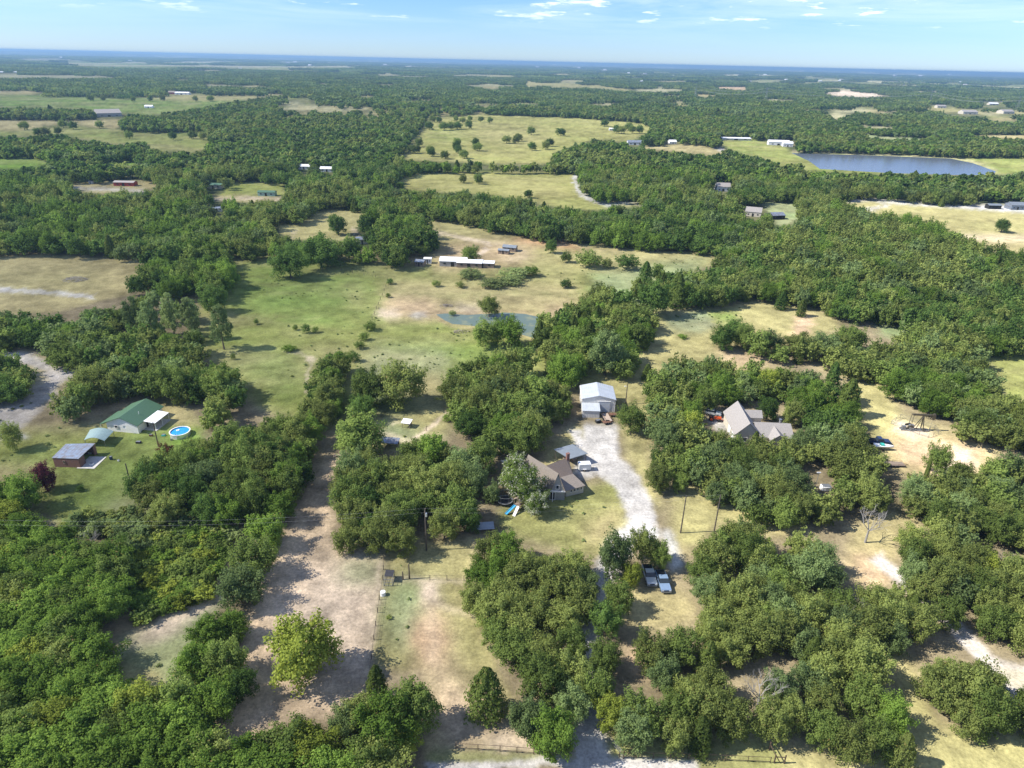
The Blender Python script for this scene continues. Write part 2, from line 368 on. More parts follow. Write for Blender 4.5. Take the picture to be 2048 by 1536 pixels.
# small scattered openings on the far plain
rg = random.Random(5)
for k in range(95):
    y = rg.uniform(0, 1)**1.1*78+140; x = rg.uniform(-50, 2100); yy0 = y + (x-1024)*.023
    if x < 1000 and rg.random() < .45: continue
    w_ = rg.uniform(14, 75)*(.5+y/220); h_ = rg.uniform(1.1, 2.6)*(y/150)
    clearing([(x-w_/2, yy0), (x-w_*.2, yy0-h_), (x+w_*.3, yy0-h_*.7), (x+w_/2, yy0+h_*.3), (x+w_*.1, yy0+h_)], rg.choice(['farfield', 'tan', 'dry', 'pasture']), 1)
for k in range(60):      # glades in the savanna strip
    x = rg.uniform(560, 1000); y = rg.uniform(212, 236); clearing([(x-9, y), (x, y-1.6), (x+11, y), (x, y+2)], 'tan', 1)
# ---- nearer open land (y > 515)
for p, c, s in [
 ([(400,700),(400,560),(450,530),(490,518),(560,512),(600,520),(760,530),(1180,545),(1350,560),(1300,760),(900,800),(620,860),(500,800)], 'pasture', 6),
 ([(1180,545),(1420,515),(1330,620),(1200,650)], 'weed', 6),
 ([(760,560),(1150,560),(1180,600),(1130,650),(1060,640),(870,620),(760,650)], 'tan', 8),
 ([(500,520),(620,530),(750,540),(740,600),(660,640),(520,640),(440,600)], 'green', 14),
 ([(430,690),(600,700),(615,800),(560,810),(500,760)], 'green', 10),
 ([(730,690),(860,680),(1000,700),(960,725),(880,740),(760,720)], 'green', 7),
 ([(735,700),(900,705),(885,800),(860,830),(900,850),(860,880),(760,860),(720,760)], 'weed', 8),
 ([(790,740),(900,750),(890,800),(820,800)], 'tan', 10),
 ([(1180,740),(1290,740),(1320,830),(1300,900),(1320,980),(1330,1030),(1290,1000),(1240,860)], 'dry', 6),
 ([(1085,890),(1160,850),(1190,880),(1130,920),(1090,940)], 'dry', 5),
 ([(1000,1010),(1080,1000),(1170,975),(1230,960),(1255,1000),(1255,1060),(1190,1110),(1100,1090),(1000,1060)], 'lawn', 5),
 ([(1150,1060),(1240,1000),(1262,1030),(1230,1080),(1180,1110)], 'tan', 9),
 ([(1280,640),(1340,620),(1430,612),(1500,598),(1580,606),(1645,622),(1690,645),(1640,690),(1400,700),(1560,740),(1660,752),(1700,742),(1300,760),(1250,720)], 'dry', 5),
 ([(1322,632),(1410,618),(1432,650),(1400,668),(1340,660)], 'crop', 3),
 ([(1410,624),(1470,622),(1482,650),(1440,648)], 'green', 3),
 ([(1595,630),(1632,634),(1618,670),(1578,676)], 'sand', 3),
 ([(1445,700),(1560,715),(1510,735),(1440,722)], 'sand', 6),
 ([(1690,745),(1770,760),(1800,830),(1950,875),(2000,905),(1940,960),(1820,950),(1780,935),(1720,850)], 'dry', 5),
 ([(1790,865),(1960,885),(1990,905),(1930,945),(1850,948),(1780,915)], 'sand', 9),
 ([(1870,915),(1950,905),(1930,945),(1880,955)], 'pale', 8),
 ([(1750,640),(1830,660),(1820,685),(1760,668)], 'weed', 4),
 ([(1960,700),(2048,720),(2048,860),(2010,800)], 'pasture', 5),
 ([(1340,975),(1440,960),(1540,1010),(1590,1060),(1500,1075),(1440,1045),(1400,1100),(1345,1090)], 'dry', 6),
 ([(1480,1015),(1600,1045),(1640,1070),(1540,1062)], 'tan', 5),
 ([(1700,1060),(1800,1000),(1860,1050),(1800,1080),(1760,1180),(1700,1160)], 'tan', 7),
 ([(1700,1110),(1760,1110),(1790,1165),(1720,1170)], 'sand', 6),
 ([(1870,1115),(1990,1120),(2000,1150),(1900,1160)], 'sand', 6),
 ([(1740,1250),(1800,1300),(1850,1370),(1880,1450),(2048,1500),(2048,1536),(1350,1536),(1450,1480),(1700,1500),(1800,1480),(1780,1350)], 'dry', 8),
 ([(1250,1290),(1310,1290),(1300,1360),(1270,1350)], 'sand', 5),
 ([(1220,1170),(1370,1180),(1400,1240),(1300,1270),(1240,1240)], 'tan', 8),
 ([(1210,1470),(1440,1475),(1560,1490),(1560,1536),(1210,1536)], 'pasture', 6),
 ([(0,700),(60,710),(150,730),(110,800),(0,900)], 'tan', 6),
 ([(0,640),(60,650),(90,700),(0,720)], 'tan', 6),
 ([(0,840),(60,850),(100,920),(60,960),(0,960)], 'tan', 6),
 ([(90,860),(210,850),(330,790),(400,850),(395,905),(330,930),(290,960),(260,1000),(280,1040),(200,1060),(120,1050),(70,1010),(0,950),(0,930)], 'pasture', 6),
 ([(220,900),(380,890),(300,950),(250,1040),(140,1030),(100,990),(200,960)], 'green', 14),
 ([(0,935),(90,935),(100,970),(60,985),(0,960)], 'tan', 8),
 ([(200,1010),(330,990),(400,1060),(330,1080),(230,1070)], 'weed', 8),
 ([(350,860),(400,850),(400,890),(330,900)], 'lush', 6),
 ([(300,800),(350,800),(400,840),(385,860),(330,845)], 'tan', 5),
 ([(230,1290),(330,1240),(430,1180),(450,1200),(400,1290),(350,1370),(240,1380)], 'weed', 5),
 ([(300,1250),(440,1170),(455,1195),(330,1275),(250,1300)], 'pale', 6),
 ([(235,1330),(330,1345),(320,1380),(235,1380)], 'tan', 8),
 ([(655,915),(700,905),(700,960),(670,1010),(660,1080),(740,1120),(960,1085),(930,1130),(770,1150),(740,1400),(640,1450),(600,1430),(500,1480),(440,1540),(440,1450),(520,1180),(600,1000)], 'dirt', 5),
 ([(600,1130),(760,1120),(750,1330),(680,1380),(600,1350),(560,1250)], 'pale', 22),
 ([(670,1130),(765,1125),(762,1165),(690,1160)], 'weed', 10),
 ([(770,1090),(960,1080),(940,1160),(768,1158)], 'dry', 5),
 ([(768,1158),(930,1158),(960,1220),(980,1300),(1010,1380),(1070,1440),(1120,1480),(1120,1500),(850,1500),(850,1340),(740,1340)], 'dry', 5),
 ([(772,1160),(860,1160),(850,1290),(800,1300),(765,1280)], 'weed', 12),
 ([(830,1230),(885,1220),(890,1340),(960,1390),(1000,1440),(1120,1490),(860,1500),(860,1400)], 'dirt', 14),
 ([(838,1240),(875,1240),(878,1320),(845,1320)], 'red', 12),
 ([(845,1165),(880,1160),(878,1200),(850,1215)], 'pale', 5),
 ([(1000,1470),(1110,1480),(1120,1498),(960,1498)], 'pale', 8),
 ([(855,1502),(1200,1510),(1190,1524),(860,1520)], 'green', 3),
 ([(980,1010),(1000,990),(1010,940),(970,960),(960,1000)], 'litter', 6),
 ([(700,820),(780,830),(890,800),(900,850),(850,890),(760,900),(690,900)], 'dry', 6),
 ([(760,840),(820,850),(860,870),(800,890),(755,880)], 'weed', 6),
]: clearing(p, c, s)
# worn and bare patches, tracks, drives
for p, c, s, a in [
 ([(770,600),(860,600),(920,632),(850,640),(780,625)], 'sand', 6, .9), ([(755,622),(800,622),(800,634),(760,634)], 'pale', 3, 1),
 ([(890,612),(940,610),(980,628),(930,630)], 'pale', 4, .9), ([(820,628),(850,626),(860,632),(825,634)], 'gravel', 2, .9),
 ([(1080,618),(1130,612),(1150,632),(1110,638)], 'sand', 5, .8), ([(1015,478),(1090,474),(1150,486),(1170,500),(1100,492),(1040,488)], 'red', 3, .9),
 ([(900,485),(1010,480),(1080,500),(1040,530),(880,545),(860,530),(880,500)], 'sand', 6, .7), ([(690,560),(720,570),(735,620),(700,610)], 'tan', 8, .6),
 ([(1890,472),(2048,470),(2048,486),(1930,484)], 'pale', 3, .8), ([(1900,484),(2048,484),(2048,530),(2010,505)], 'tan', 4, .9),
 ([(960,258),(1060,262),(1130,275),(1000,285),(940,270)], 'tan', 6, .6), ([(870,262),(960,270),(900,280),(850,276)], 'lush', 5, .5),
 ([(1000,360),(1130,365),(1140,395),(1090,400),(1000,380)], 'tan', 6, .3),
 ([(1560,820),(1600,830),(1590,880),(1560,870)], 'tan', 3, .8), ([(1415,838),(1462,838),(1475,862),(1430,866)], 'concrete_', 2, 1),
 ([(1785,840),(1815,846),(1872,872),(1850,878),(1790,862)], 'pale', 3, .9), ([(1140,858),(1155,850),(1175,880),(1130,900)], 'dry', 3, .9),
 ([(140,700),(190,690),(200,720),(150,735)], 'sand', 5, .6), ([(0,640),(50,645),(70,660),(0,665)], 'green', 6, .4),
 ([(1345,1080),(1370,1080),(1380,1120),(1350,1125)], 'tan', 5, .6), ([(735,1000),(760,1000),(760,1020),(735,1020)], 'dirt', 4, .6),
 ([(850,590),(950,590),(1000,606),(900,610)], 'dry', 8, .5), ([(0,540),(120,540),(230,560),(180,580),(0,570)], 'dry', 10, .6),
 ([(740,1100),(768,1096),(772,1140),(740,1130)], 'green', 10, .3), ([(1010,1020),(1060,1030),(1060,1060),(1010,1050)], 'tan', 8, .5),
]: paint(p, (0.46, 0.44, 0.40) if c == 'concrete_' else c, s, a)
for pts, w0, w1, c, s, a in [
 ([(505,506),(545,504),(585,507)], 3.5, 3.5, 'gravel', 1, 1), ([(0,579),(60,582),(130,588),(190,594)], 3.4, 3.8, 'gravel', 1, .9), ([(872,628),(935,628),(985,625),(1050,626),(1086,638),(1086,668),(1066,678),(1030,670),(985,659),(925,653),(888,642),(872,630)], 4, 4, 'sand', 2, .75), ([(1583,304),(1640,306),(1750,309),(1900,314),(1950,325),(1994,343)], 2, 2, 'pale', 1, .6),
 ([(390,560),(370,575),(340,600),(320,620)], 6, 5, 'road', 1, 1), ([(245,650),(238,680),(220,700),(205,722)], 7, 6, 'sand', 2, 1), ([(320,620),(270,635),(245,650)], 5, 6, 'sand', 2, 1),
 ([(0,862),(50,815),(95,775),(120,748),(150,735)], 30, 12, 'asphalt', 3, 1), ([(0,700),(40,712),(75,728),(110,745),(150,738)], 12, 12, 'road', 3, 1),
 ([(0,868),(55,872)], 7, 4, 'gravel', 2, 1),
 ([(1155,344),(1148,358),(1155,380),(1178,398),(1210,408),(1238,415)], 3.6, 4.4, 'gravel', 1, 1), ([(1230,405),(1290,408)], 2.5, 2, 'gravel', 1, 1),
 ([(1425,290),(1440,298),(1452,306)], 3, 3, 'road', 1, 1), ([(1690,402),(1740,398),(1790,404),(1900,412),(2048,422)], 3, 4, 'gravel', 1, 1),
 ([(1716,424),(1745,418),(1775,410),(1755,400)], 3, 3, 'gravel', 1, 1), ([(1630,390),(1660,400),(1700,404)], 3, 2.5, 'tan', 1, 1),
 ([(455,480),(480,470),(520,455),(550,440),(545,420)], 3, 3, 'road', 1, .9), ([(140,376),(200,378),(290,382)], 2.5, 2.5, 'gravel', 1, .9),
 ([(430,398),(500,396),(570,398)], 2, 2, 'pale', 1, .9), ([(590,460),(580,480)], 2, 2, 'pale', 1, .6),
 ([(850,460),(900,470),(935,478),(980,486),(975,498),(955,512)], 2.5, 4, 'pale', 1, .9), ([(705,455),(712,468),(722,480)], 2.5, 2, 'pale', 1, .9), ([(1150,490),(1180,498),(1250,500)], 3, 2, 'sand', 2, .7),
 ([(985,486),(1040,500),(1060,512),(1010,522)], 2, 2, 'pale', 2, .6), ([(620,716),(632,720)], 5, 5, 'pale', 2, 1), ([(560,702),(600,706),(622,714),(614,740),(612,790)], 1.5, 3, 'pale', 1, .7),
 ([(905,820),(870,848),(845,865),(820,880)], 2.5, 4, 'pale', 1, 1), ([(760,868),(800,878),(820,884)], 4, 4, 'pale', 2, .9), ([(780,852),(800,842),(790,838)], 2, 2, 'pale', 1, .6),
 ([(850,1160),(862,1190),(866,1205),(900,1218),(955,1232)], 7, 3, 'pale', 3, .8), ([(866,1205),(862,1260),(868,1330)], 9, 14, 'dirt', 5, .8),
 ([(770,1158),(850,1160),(930,1160)], 2.5, 3, 'pale', 2, .8), ([(758,1120),(745,1240),(738,1330)], 3, 4, 'pale', 2, .8),
 ([(530,640),(600,650),(690,665)], 1, 1, 'tan', 1, .5), ([(760,580),(900,592),(1000,585),(1150,590)], 1.5, 1.5, 'green', 2, .7), ([(545,630),(620,640),(640,632)], 1, 2, 'tan', 1, .5),
 ([(1200,850),(1200,880),(1215,925),(1250,960),(1278,1010),(1290,1050),(1300,1085)], 34, 22, 'gravel', 2, 1),
 ([(1150,945),(1190,930),(1230,920)], 18, 30, 'gravel', 2, 1), ([(1150,860),(1160,890),(1190,900)], 10, 20, 'gravel', 2, 1),
 ([(1330,1060),(1345,1100),(1352,1140)], 10, 12, 'gravel', 3, .9), ([(1285,1040),(1240,1090),(1218,1130),(1195,1180),(1180,1230),(1168,1290),(1160,1340),(1165,1420),(1180,1480),(1190,1536)], 24, 34, 'gravel', 3, 1),
 ([(2048,1395),(1985,1330),(1930,1275),(1880,1225),(1830,1180),(1790,1150),(1750,1110)], 14, 13, 'road', 2, 1),
 ([(850,1530),(1000,1526),(1150,1522),(1250,1526),(1400,1536)], 9, 14, 'gravel', 2, 1), ([(850,1550),(2048,1560)], 22, 22, 'gravel', 3, .8),
 ([(1830,1330),(1790,1260),(1740,1230)], 10, 8, 'tan', 4, .5), ([(1100,970),(1150,945)], 4, 4, 'concrete_', 1, .8),
 ([(1760,300),(1600,300)], 1, 1, 'pale', 1, .4), ([(1130,1040),(1165,1068),(1190,1090)], 1, 1.5, 'tan', 1, .6),
 ([(480,188),(560,184),(640,182)], 1.5, 1, 'pale', 1, .8), ([(1200,860),(1212,915),(1245,955),(1270,1005),(1282,1050)], 4, 3, 'asphalt', 3, .22), ([(1215,860),(1235,910),(1268,955),(1290,1005),(1298,1050)], 4, 3, 'asphalt', 3, .22), ([(2048,1395),(1985,1330),(1930,1275),(1880,1225),(1830,1180)], 4, 3, 'dry', 2, .45), ([(90,216),(200,224),(320,230),(390,212)], 1, 1, 'tan', 1, .5),
]: paint(linemask(pts, w0, w1), (0.46, 0.44, 0.40) if c == 'concrete_' else c, s, a)
PASTURE_NOISE = True
# ---- woods on the nearer land
woods(2, [[(1335,545),(1425,535),(1450,498),(1560,470),(1700,425),(1790,440),(1870,465),(1950,497),(2048,545),(2048,720),(1960,700),(1840,660),(1760,640),(1690,632),(1640,612),(1580,600),(1500,592),(1440,607),(1340,614),(1320,580)]], .97, (8, 12.5), dict(oak=5, olive=3, dark=3, bright=1.5, grey=2, cedar=1), 'long wood beyond garden plots')
woods(3, [[(1840,640),(1970,700),(2010,800),(2048,860),(2048,890),(1990,885),(1900,862),(1790,822),(1775,760),(1690,735),(1640,728),(1500,700),(1420,690),(1422,660),(1450,650),(1500,664),(1560,684),(1640,684),(1690,665),(1720,690),(1790,690),(1800,665)]], .95, (8, 12), T_RT, 'wood behind the pumpjack')
woods(4, [[(1290,760),(1345,722),(1400,722),(1450,716),(1500,732),(1560,738),(1640,752),(1700,742),(1732,800),(1725,850),(1752,880),(1765,900),(1780,960),(1772,1040),(1700,1062),(1650,1052),(1600,1052),(1540,1042),(1480,1022),(1445,1010),(1440,985),(1370,965),(1330,960),(1308,900),(1288,840)]], .98, (7, 10.5), T_RT, 'wood around grey roofed house')
woods(5, [[(1372,1100),(1400,1075),(1440,1042),(1490,1042),(1530,1070),(1600,1070),(1640,1060),(1690,1062),(1695,1130),(1722,1175),(1800,1160),(1862,1200),(1872,1250),(1850,1292),(1790,1300),(1760,1270),(1700,1260),(1560,1252),(1440,1242),(1400,1230),(1368,1180)]], .98, (6.5, 10), T_RT, 'wood before two bare poles')
woods(6, [[(1175,1335),(1188,1290),(1240,1272),(1262,1300),(1280,1350),(1320,1290),(1330,1265),(1410,1240),(1500,1240),(1560,1240),(1680,1250),(1745,1295),(1775,1345),(1812,1405),(1835,1445),(1850,1490),(1800,1512),(1700,1520),(1650,1490),(1600,1480),(1540,1470),(1440,1490),(1350,1480),(1250,1475),(1200,1430)]], .98, (6.5, 9.5), T_RT, 'front wood right of drive')
woods(7, [[(1780,1070),(1850,1045),(1810,1010),(1810,960),(1870,935),(1950,920),(2048,890),(2048,1320),(1960,1285),(1905,1210),(1860,1160),(1870,1120),(1790,1115)]], .98, (6.5, 10), T_RT, 'wood beyond curved right drive')
woods(8, [[(1832,1310),(1880,1300),(1960,1310),(1995,1345),(2048,1420),(2048,1485),(1960,1475),(1880,1455),(1832,1400)]], .95, (7, 9), T_RT, 'clump below curved right drive')
woods(9, [[(0,618),(50,632),(100,640),(150,642),(165,618),(200,605),(232,612),(240,650),(215,700),(190,715),(150,732),(110,735),(88,715),(70,690),(0,688)]], .95, (8, 12), T_MIX, 'strip behind left road')
woods(10, [[(0,718),(30,716),(58,742),(66,770),(45,800),(0,832)]], .95, (8, 12), dict(oak=4, dark=3, olive=2), 'clump inside left road fork')
woods(11, [[(215,700),(245,672),(300,660),(360,668),(400,680),(425,722),(470,742),(500,772),(500,792),(480,815),(440,832),(400,835),(362,828),(345,792),(300,790),(258,806),(215,845),(172,875),(150,902),(100,922),(60,905),(52,880),(78,850),(90,825),(105,790),(145,768),(150,745)]], .9, (8, 12), T_MIX, 'grove behind green roofed house')
woods(12, [[(285,545),(300,522),(345,500),(400,498),(440,515),(480,540),(462,580),(445,605),(410,600),(395,570),(340,598),(300,572),(250,600),(240,575)]], .95, (9, 13), dict(bright=3, oak=4, dark=3), 'clump beside brush pile field')
woods(13, [[(250,600),(300,590),(340,600),(390,600),(400,650),(395,680),(330,680),(262,668),(240,645)]], .4, (6, 9), dict(grey=4, sage=1, oak=2), 'pine clump by left pasture')
woods(14, [[(385,850),(430,828),(520,830),(600,850),(612,930),(590,985),(540,990),(520,1030),(470,1060),(400,1050),(330,1045),(280,1020),(262,985),(270,945),(300,925),(350,905),(385,890)]], .93, (8, 12), T_MIX, 'grove between pool and dirt')
woods(15, [[(625,712),(700,700),(705,740),(688,800),(672,830),(650,860),(618,930),(600,985),(595,1040),(560,1120),(530,1190),(490,1222),(450,1205),(440,1150),(455,1100),(500,1040),(545,985),(560,930),(575,860),(605,810),(618,760)]], .97, (7.5, 11), dict(oak=4, olive=2, bright=3, dark=1), 'tree line beside dirt strip')
woods(16, [[(0,958),(40,952),(58,985),(70,1015),(60,1042),(110,1048),(160,1062),(225,1062),(250,1110),(262,1180),(225,1260),(215,1375),(300,1380),(352,1362),(382,1330),(412,1270),(442,1225),(488,1228),(492,1290),(505,1345),(505,1400),(445,1420),(430,1480),(470,1500),(520,1440),(600,1425),(690,1440),(760,1500),(850,1526),(860,1560),(0,1560)]], .96, (8, 13), T_BL, 'lush wood at lower left')
woods(17, [[(885,780),(895,742),(900,715),(928,712),(952,728),(1000,715),(1055,708),(1080,745),(1095,790),(1105,830),(1092,870),(1075,892),(1000,900),(950,893),(925,870),(905,820)]], .97, (8, 12), T_CTR, 'grove left of metal shop')
woods(18, [[(1062,635),(1120,620),(1150,600),(1200,572),(1252,598),(1312,620),(1325,650),(1295,680),(1275,722),(1240,755),(1200,755),(1190,700),(1185,760),(1100,752),(1065,700)]], .9, (8, 12), dict(bright=4, oak=4, dark=2, cedar=1), 'belt right of green pond')
woods(19, [[(1088,765),(1130,760),(1148,800),(1155,840),(1150,880),(1112,855),(1095,800)]], .97, (7, 9), dict(oak=3, olive=3), 'trees shading metal shop side')
woods(20, [[(662,962),(680,920),(722,905),(770,912),(830,890),(890,880),(920,880),(985,880),(1000,905),(985,950),(995,980),(975,1005),(960,1030),(965,1060),(930,1080),(872,1080),(862,1040),(842,1040),(838,1090),(790,1110),(740,1108),(680,1080),(660,1040),(668,1000)]], .97, (7.5, 11), T_CTR, 'grove left of steep house')
woods(21, [[(955,1075),(1000,1065),(1052,1080),(1110,1090),(1170,1090),(1192,1140),(1212,1190),(1262,1220),(1270,1252),(1212,1268),(1158,1262),(1152,1300),(1160,1400),(1150,1440),(1080,1440),(1040,1400),(1035,1340),(990,1320),(978,1290),(950,1230),(922,1200),(915,1150),(935,1120)]], .93, (7, 10.5), T_CTR, 'front grove left of drive')
woods(22, [[(590,512),(585,495),(610,478),(645,478),(660,490),(650,522),(610,528)], [(720,470),(725,432),(800,430),(850,462),(855,492),(800,500),(740,490)], [(745,505),(770,480),(850,480),(925,486),(925,505),(860,508),(800,532),(755,528)]], .9, (9, 13), dict(oak=4, dark=3, bright=2), 'farmyard left of white barn')
woods(23, [[(1265,545),(1320,520),(1350,560),(1330,600),(1255,590)]], .7, (6, 9), dict(olive=3, oak=3, cedar=2), 'pasture far right corner')
woods(24, [[(1200,1075),(1258,1062),(1300,1085),(1325,1115),(1325,1140),(1285,1155),(1268,1180),(1240,1160),(1202,1150)]], .5, (6.5, 9), dict(olive=3, oak=3), 'trees over parked pickups')

# buildings that show over or between the trees: keep their view open
BOX = [(1428,366,1462,392),(1486,414,1530,438),(1536,426,1570,448),(425,410,445,428),(714,476,742,492),(195,214,248,240),(528,382,558,396),(412,368,448,382),(226,362,274,376),(640,336,668,348),(600,332,622,342),(1255,278,1284,294),(1334,280,1356,292),(1522,278,1592,300),(1440,274,1500,284),(1965,408,2000,420),(2008,404,2046,426),(1910,214,1965,232),(1965,200,2006,212),(1990,214,2035,230),(1862,206,1900,220),(1220,255,1235,262),(335,182,395,192),(288,208,312,220),
 (1430,795,1590,870),(1415,820,1470,868),(1735,872,1775,905),(1770,918,1806,940),(1636,966,1656,990),(1620,950,1634,985),(1000,985,1060,1035),(1040,900,1180,1010),(1145,760,1240,850),(950,1042,988,1068),(762,880,800,900),(1284,1145,1345,1190),(1768,830,1880,880),(205,795,400,880),(95,850,240,940),(1790,1100,1700,1170)]
FAR_SPECKS = [(1075,134,60),(1158,136,50),(1257,147,70),(1290,148,60),(1345,152,90),(1460,159,60),(1500,163,50),(1530,150,80),(1572,160,80),(1590,161,60),(1640,163,70),(1680,162,90),(1683,160,60),(1720,171,50),(1755,158,60),(1790,152,90),(1840,153,70),(1862,178,60),(1885,170,60),(1905,178,60),(1920,165,80),(1930,170,60),(1952,168,90),(1900,150,100),(1990,160,90),(1283,163,60),(1320,172,40),(1390,165,50),(1210,140,70),(1110,131,80),(575,126,80),(620,131,80),(770,130,90),(820,133,80),(590,125,90),(122,116,90),(260,122,90),(30,145,40),(5,145,50),(480,137,50)]
for x, y, w_ in FAR_SPECKS: setwood([(x-5, y-2.5), (x+5, y-2.5), (x+6, y+2), (x-6, y+2)], 0)
for a_, b_, c_, d_ in BOX: setwood([(a_, b_), (c_, b_), (c_, d_), (a_, d_)], 0)
# ------------------------------------------------------------------ ground, one sheet to the horizon
def vnoise(x, y, seed=0):
    xi = np.floor(x).astype(np.int64); yi = np.floor(y).astype(np.int64); fx = x-xi; fy = y-yi; fx = fx*fx*(3-2*fx); fy = fy*fy*(3-2*fy)
    def h(a, b):
        v = (a*374761393 + b*668265263 + seed*1442695041) & 0xffffffff; v = ((v ^ (v >> 13))*1274126177) & 0xffffffff
        return ((v ^ (v >> 16)) & 0xffff)/65535.0
    return (h(xi, yi)*(1-fx)+h(xi+1, yi)*fx)*(1-fy) + (h(xi, yi+1)*(1-fx)+h(xi+1, yi+1)*fx)*fy
def fbm(x, y, seed=0, o=4):
    s = 0; a = 0.5; t = 0
    for k in range(o): s = s + a*vnoise(x*2**k, y*2**k, seed+k); t += a; a *= 0.55
    return s/t
def relief(X, Y):
    r = np.hypot(X, Y); far = np.clip((r-7000)/9000, 0, 1)
    z = far*(fbm(X/5200, Y/5200, 5, 3)-0.5)*44
    az = np.degrees(np.arctan2(X, Y))
    ridge = np.exp(-((r-30000)/4200)**2)*(70*np.exp(-((az+31)/6.0)**2) + 40*np.exp(-((az+18)/8.0)**2) + 30*np.exp(-((az-28)/7)**2))
    return np.minimum(z + ridge, 92)
def build_ground():
    th = np.concatenate([np.arange(88, 62, -4.0), np.arange(62, 3.0, -0.075), np.arange(3.0, 0.085, -0.02)])
    r = CAMH/np.tan(np.radians(th)); r = np.append(r, 95000.0)
    az = np.concatenate([np.arange(-180, -50, 4.0), np.arange(-50, 50, 0.078), np.arange(50, 179.9, 4.0)])
    A, RR = np.meshgrid(np.radians(az), r); X = RR*np.sin(A); Y = RR*np.cos(A); Z = relief(X, Y)
    nr, na = X.shape
    idx = np.arange(nr*na).reshape(nr, na); nx = np.roll(idx, -1, axis=1)
    quads = np.stack([idx[:-1].ravel(), idx[1:].ravel(), nx[1:].ravel(), nx[:-1].ravel()], 1)
    nv = nr*na+1; co = np.empty((nv, 3)); co[:-1, 0] = X.ravel(); co[:-1, 1] = Y.ravel(); co[:-1, 2] = Z.ravel(); co[-1] = 0
    tri = np.stack([np.full(na, nv-1), idx[0], nx[0]], 1)
    me = bpy.data.meshes.new('ground'); me.vertices.add(nv); me.vertices.foreach_set('co', co.ravel())
    nl = quads.size + tri.size; me.loops.add(nl); me.loops.foreach_set('vertex_index', np.concatenate([quads.ravel(), tri.ravel()]))
    npo = len(quads)+len(tri); me.polygons.add(npo)
    me.polygons.foreach_set('loop_start', np.concatenate([np.arange(len(quads))*4, len(quads)*4+np.arange(len(tri))*3]))
    me.update(calc_edges=True)
    x, y = co[:, 0], co[:, 1]
    rad = np.hypot(x, y)
    d = y*math.cos(PITCH) + CAMH*math.sin(PITCH); ok = d > 5
    dd = np.where(ok, d, 5.0)
    wamp = np.clip(rad/190, 0.5, 2.2)            # ragged borders
    wx = x + (fbm(x/3.1, y/3.1, 21, 4)-.5)*3.4*wamp; wy = y + (fbm(x/3.1, y/3.1, 31, 4)-.5)*3.4*wamp
    dd = wy*math.cos(PITCH) + CAMH*math.sin(PITCH); dd = np.where(dd > 5, dd, 5)
    u = (wy*math.sin(PITCH) - CAMH*math.cos(PITCH)); xr = FPX*wx/dd; yr = FPX*u/dd; c, s = math.cos(ROLL), math.sin(ROLL)
    px = 1024 + xr*c + yr*s; py = 768 + xr*s - yr*c
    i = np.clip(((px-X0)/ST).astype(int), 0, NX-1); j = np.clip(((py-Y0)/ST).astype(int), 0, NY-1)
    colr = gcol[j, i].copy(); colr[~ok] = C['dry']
    # far countryside beyond the survey: open fields between woods
    f = fbm(x/900+7, y/1500, 3, 3); far = np.clip((rad-4200)/2500, 0, 1); m = (np.clip((f-0.635)/0.02, 0, 1)*far)[:, None]
    fc = np.where((vnoise(x/1400, y/1400, 8) > .6)[:, None], np.array(C['pasture']), np.array(C['farfield'])*1.1)
    colr = colr*(1-m) + fc*m
    # broad mottling of the grass cover
    b1 = fbm(x/26, y/26, 41, 5); b2 = fbm(x/5.5, y/5.5, 51, 4); b3 = fbm(x/120, y/60, 61, 3)
    b4 = fbm(x/2.0, y/2.0, 55, 3); k = 1 + (b1-.5)*0.7 + (b2-.5)*0.85 + (b3-.5)*0.3 + (b4-.5)*.55*np.clip(1.6-rad/300, 0, 1)
    dryness = np.clip((fbm(x/38, y/22, 71, 4)-.45)*3.2, -0.7, 1)[:, None]
    isgreen = np.clip((colr[:, 1]/np.maximum(colr[:, 0], 1e-3) - 0.85)*4, 0, 1)[:, None]
    tgt = np.array([[0.36, 0.30, 0.17]]); colr = colr + (tgt-colr)*np.clip(dryness, 0, 1)*0.38*isgreen
    colr = colr*(1+np.array([[-0.12, 0.03, -0.1]])*np.clip(-dryness, 0, 1)*isgreen)
    isg = np.clip((colr[:, 0]-.46)*9, 0, 1)*np.clip(1-(colr[:, 0]/np.maximum(colr[:, 2], .01)-1.1)*5, 0, 1); k = 1+(k-1)*(1-.7*isg)
    colr *= k[:, None]
    colr = np.clip(colr, 0.01, 0.82)
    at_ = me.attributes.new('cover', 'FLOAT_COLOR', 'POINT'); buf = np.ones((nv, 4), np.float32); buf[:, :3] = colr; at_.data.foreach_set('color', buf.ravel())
    m_, n, l = newmat('ground_cover'); o = n.new('ShaderNodeOutputMaterial'); p = n.new('ShaderNodeBsdfDiffuse'); p.inputs['Roughness'].default_value = 0.9
    a = n.new('ShaderNodeAttribute'); a.attribute_name = 'cover'; t = n.new('ShaderNodeTexCoord')
    def nz(sc, det, lo, hi, a0, a1, rough=.7):
        z = n.new('ShaderNodeTexNoise'); z.inputs['Scale'].default_value = sc; z.inputs['Detail'].default_value = det; z.inputs['Roughness'].default_value = rough; l.new(t.outputs['Object'], z.inputs['Vector'])
        r_ = n.new('ShaderNodeMapRange'); 
        for q, v in ((1, lo), (2, hi), (3, a0), (4, a1)): r_.inputs[q].default_value = v
        l.new(z.outputs[0], r_.inputs[0]); return r_.outputs[0], z.outputs[0]
    f1, h1 = nz(1.7, 6, .32, .68, .66, 1.30, .75); f2, h2 = nz(0.35, 5, .35, .65, .86, 1.14)
    mm = n.new('ShaderNodeMath'); mm.operation = 'MULTIPLY'; l.new(f1, mm.inputs[0]); l.new(f2, mm.inputs[1])
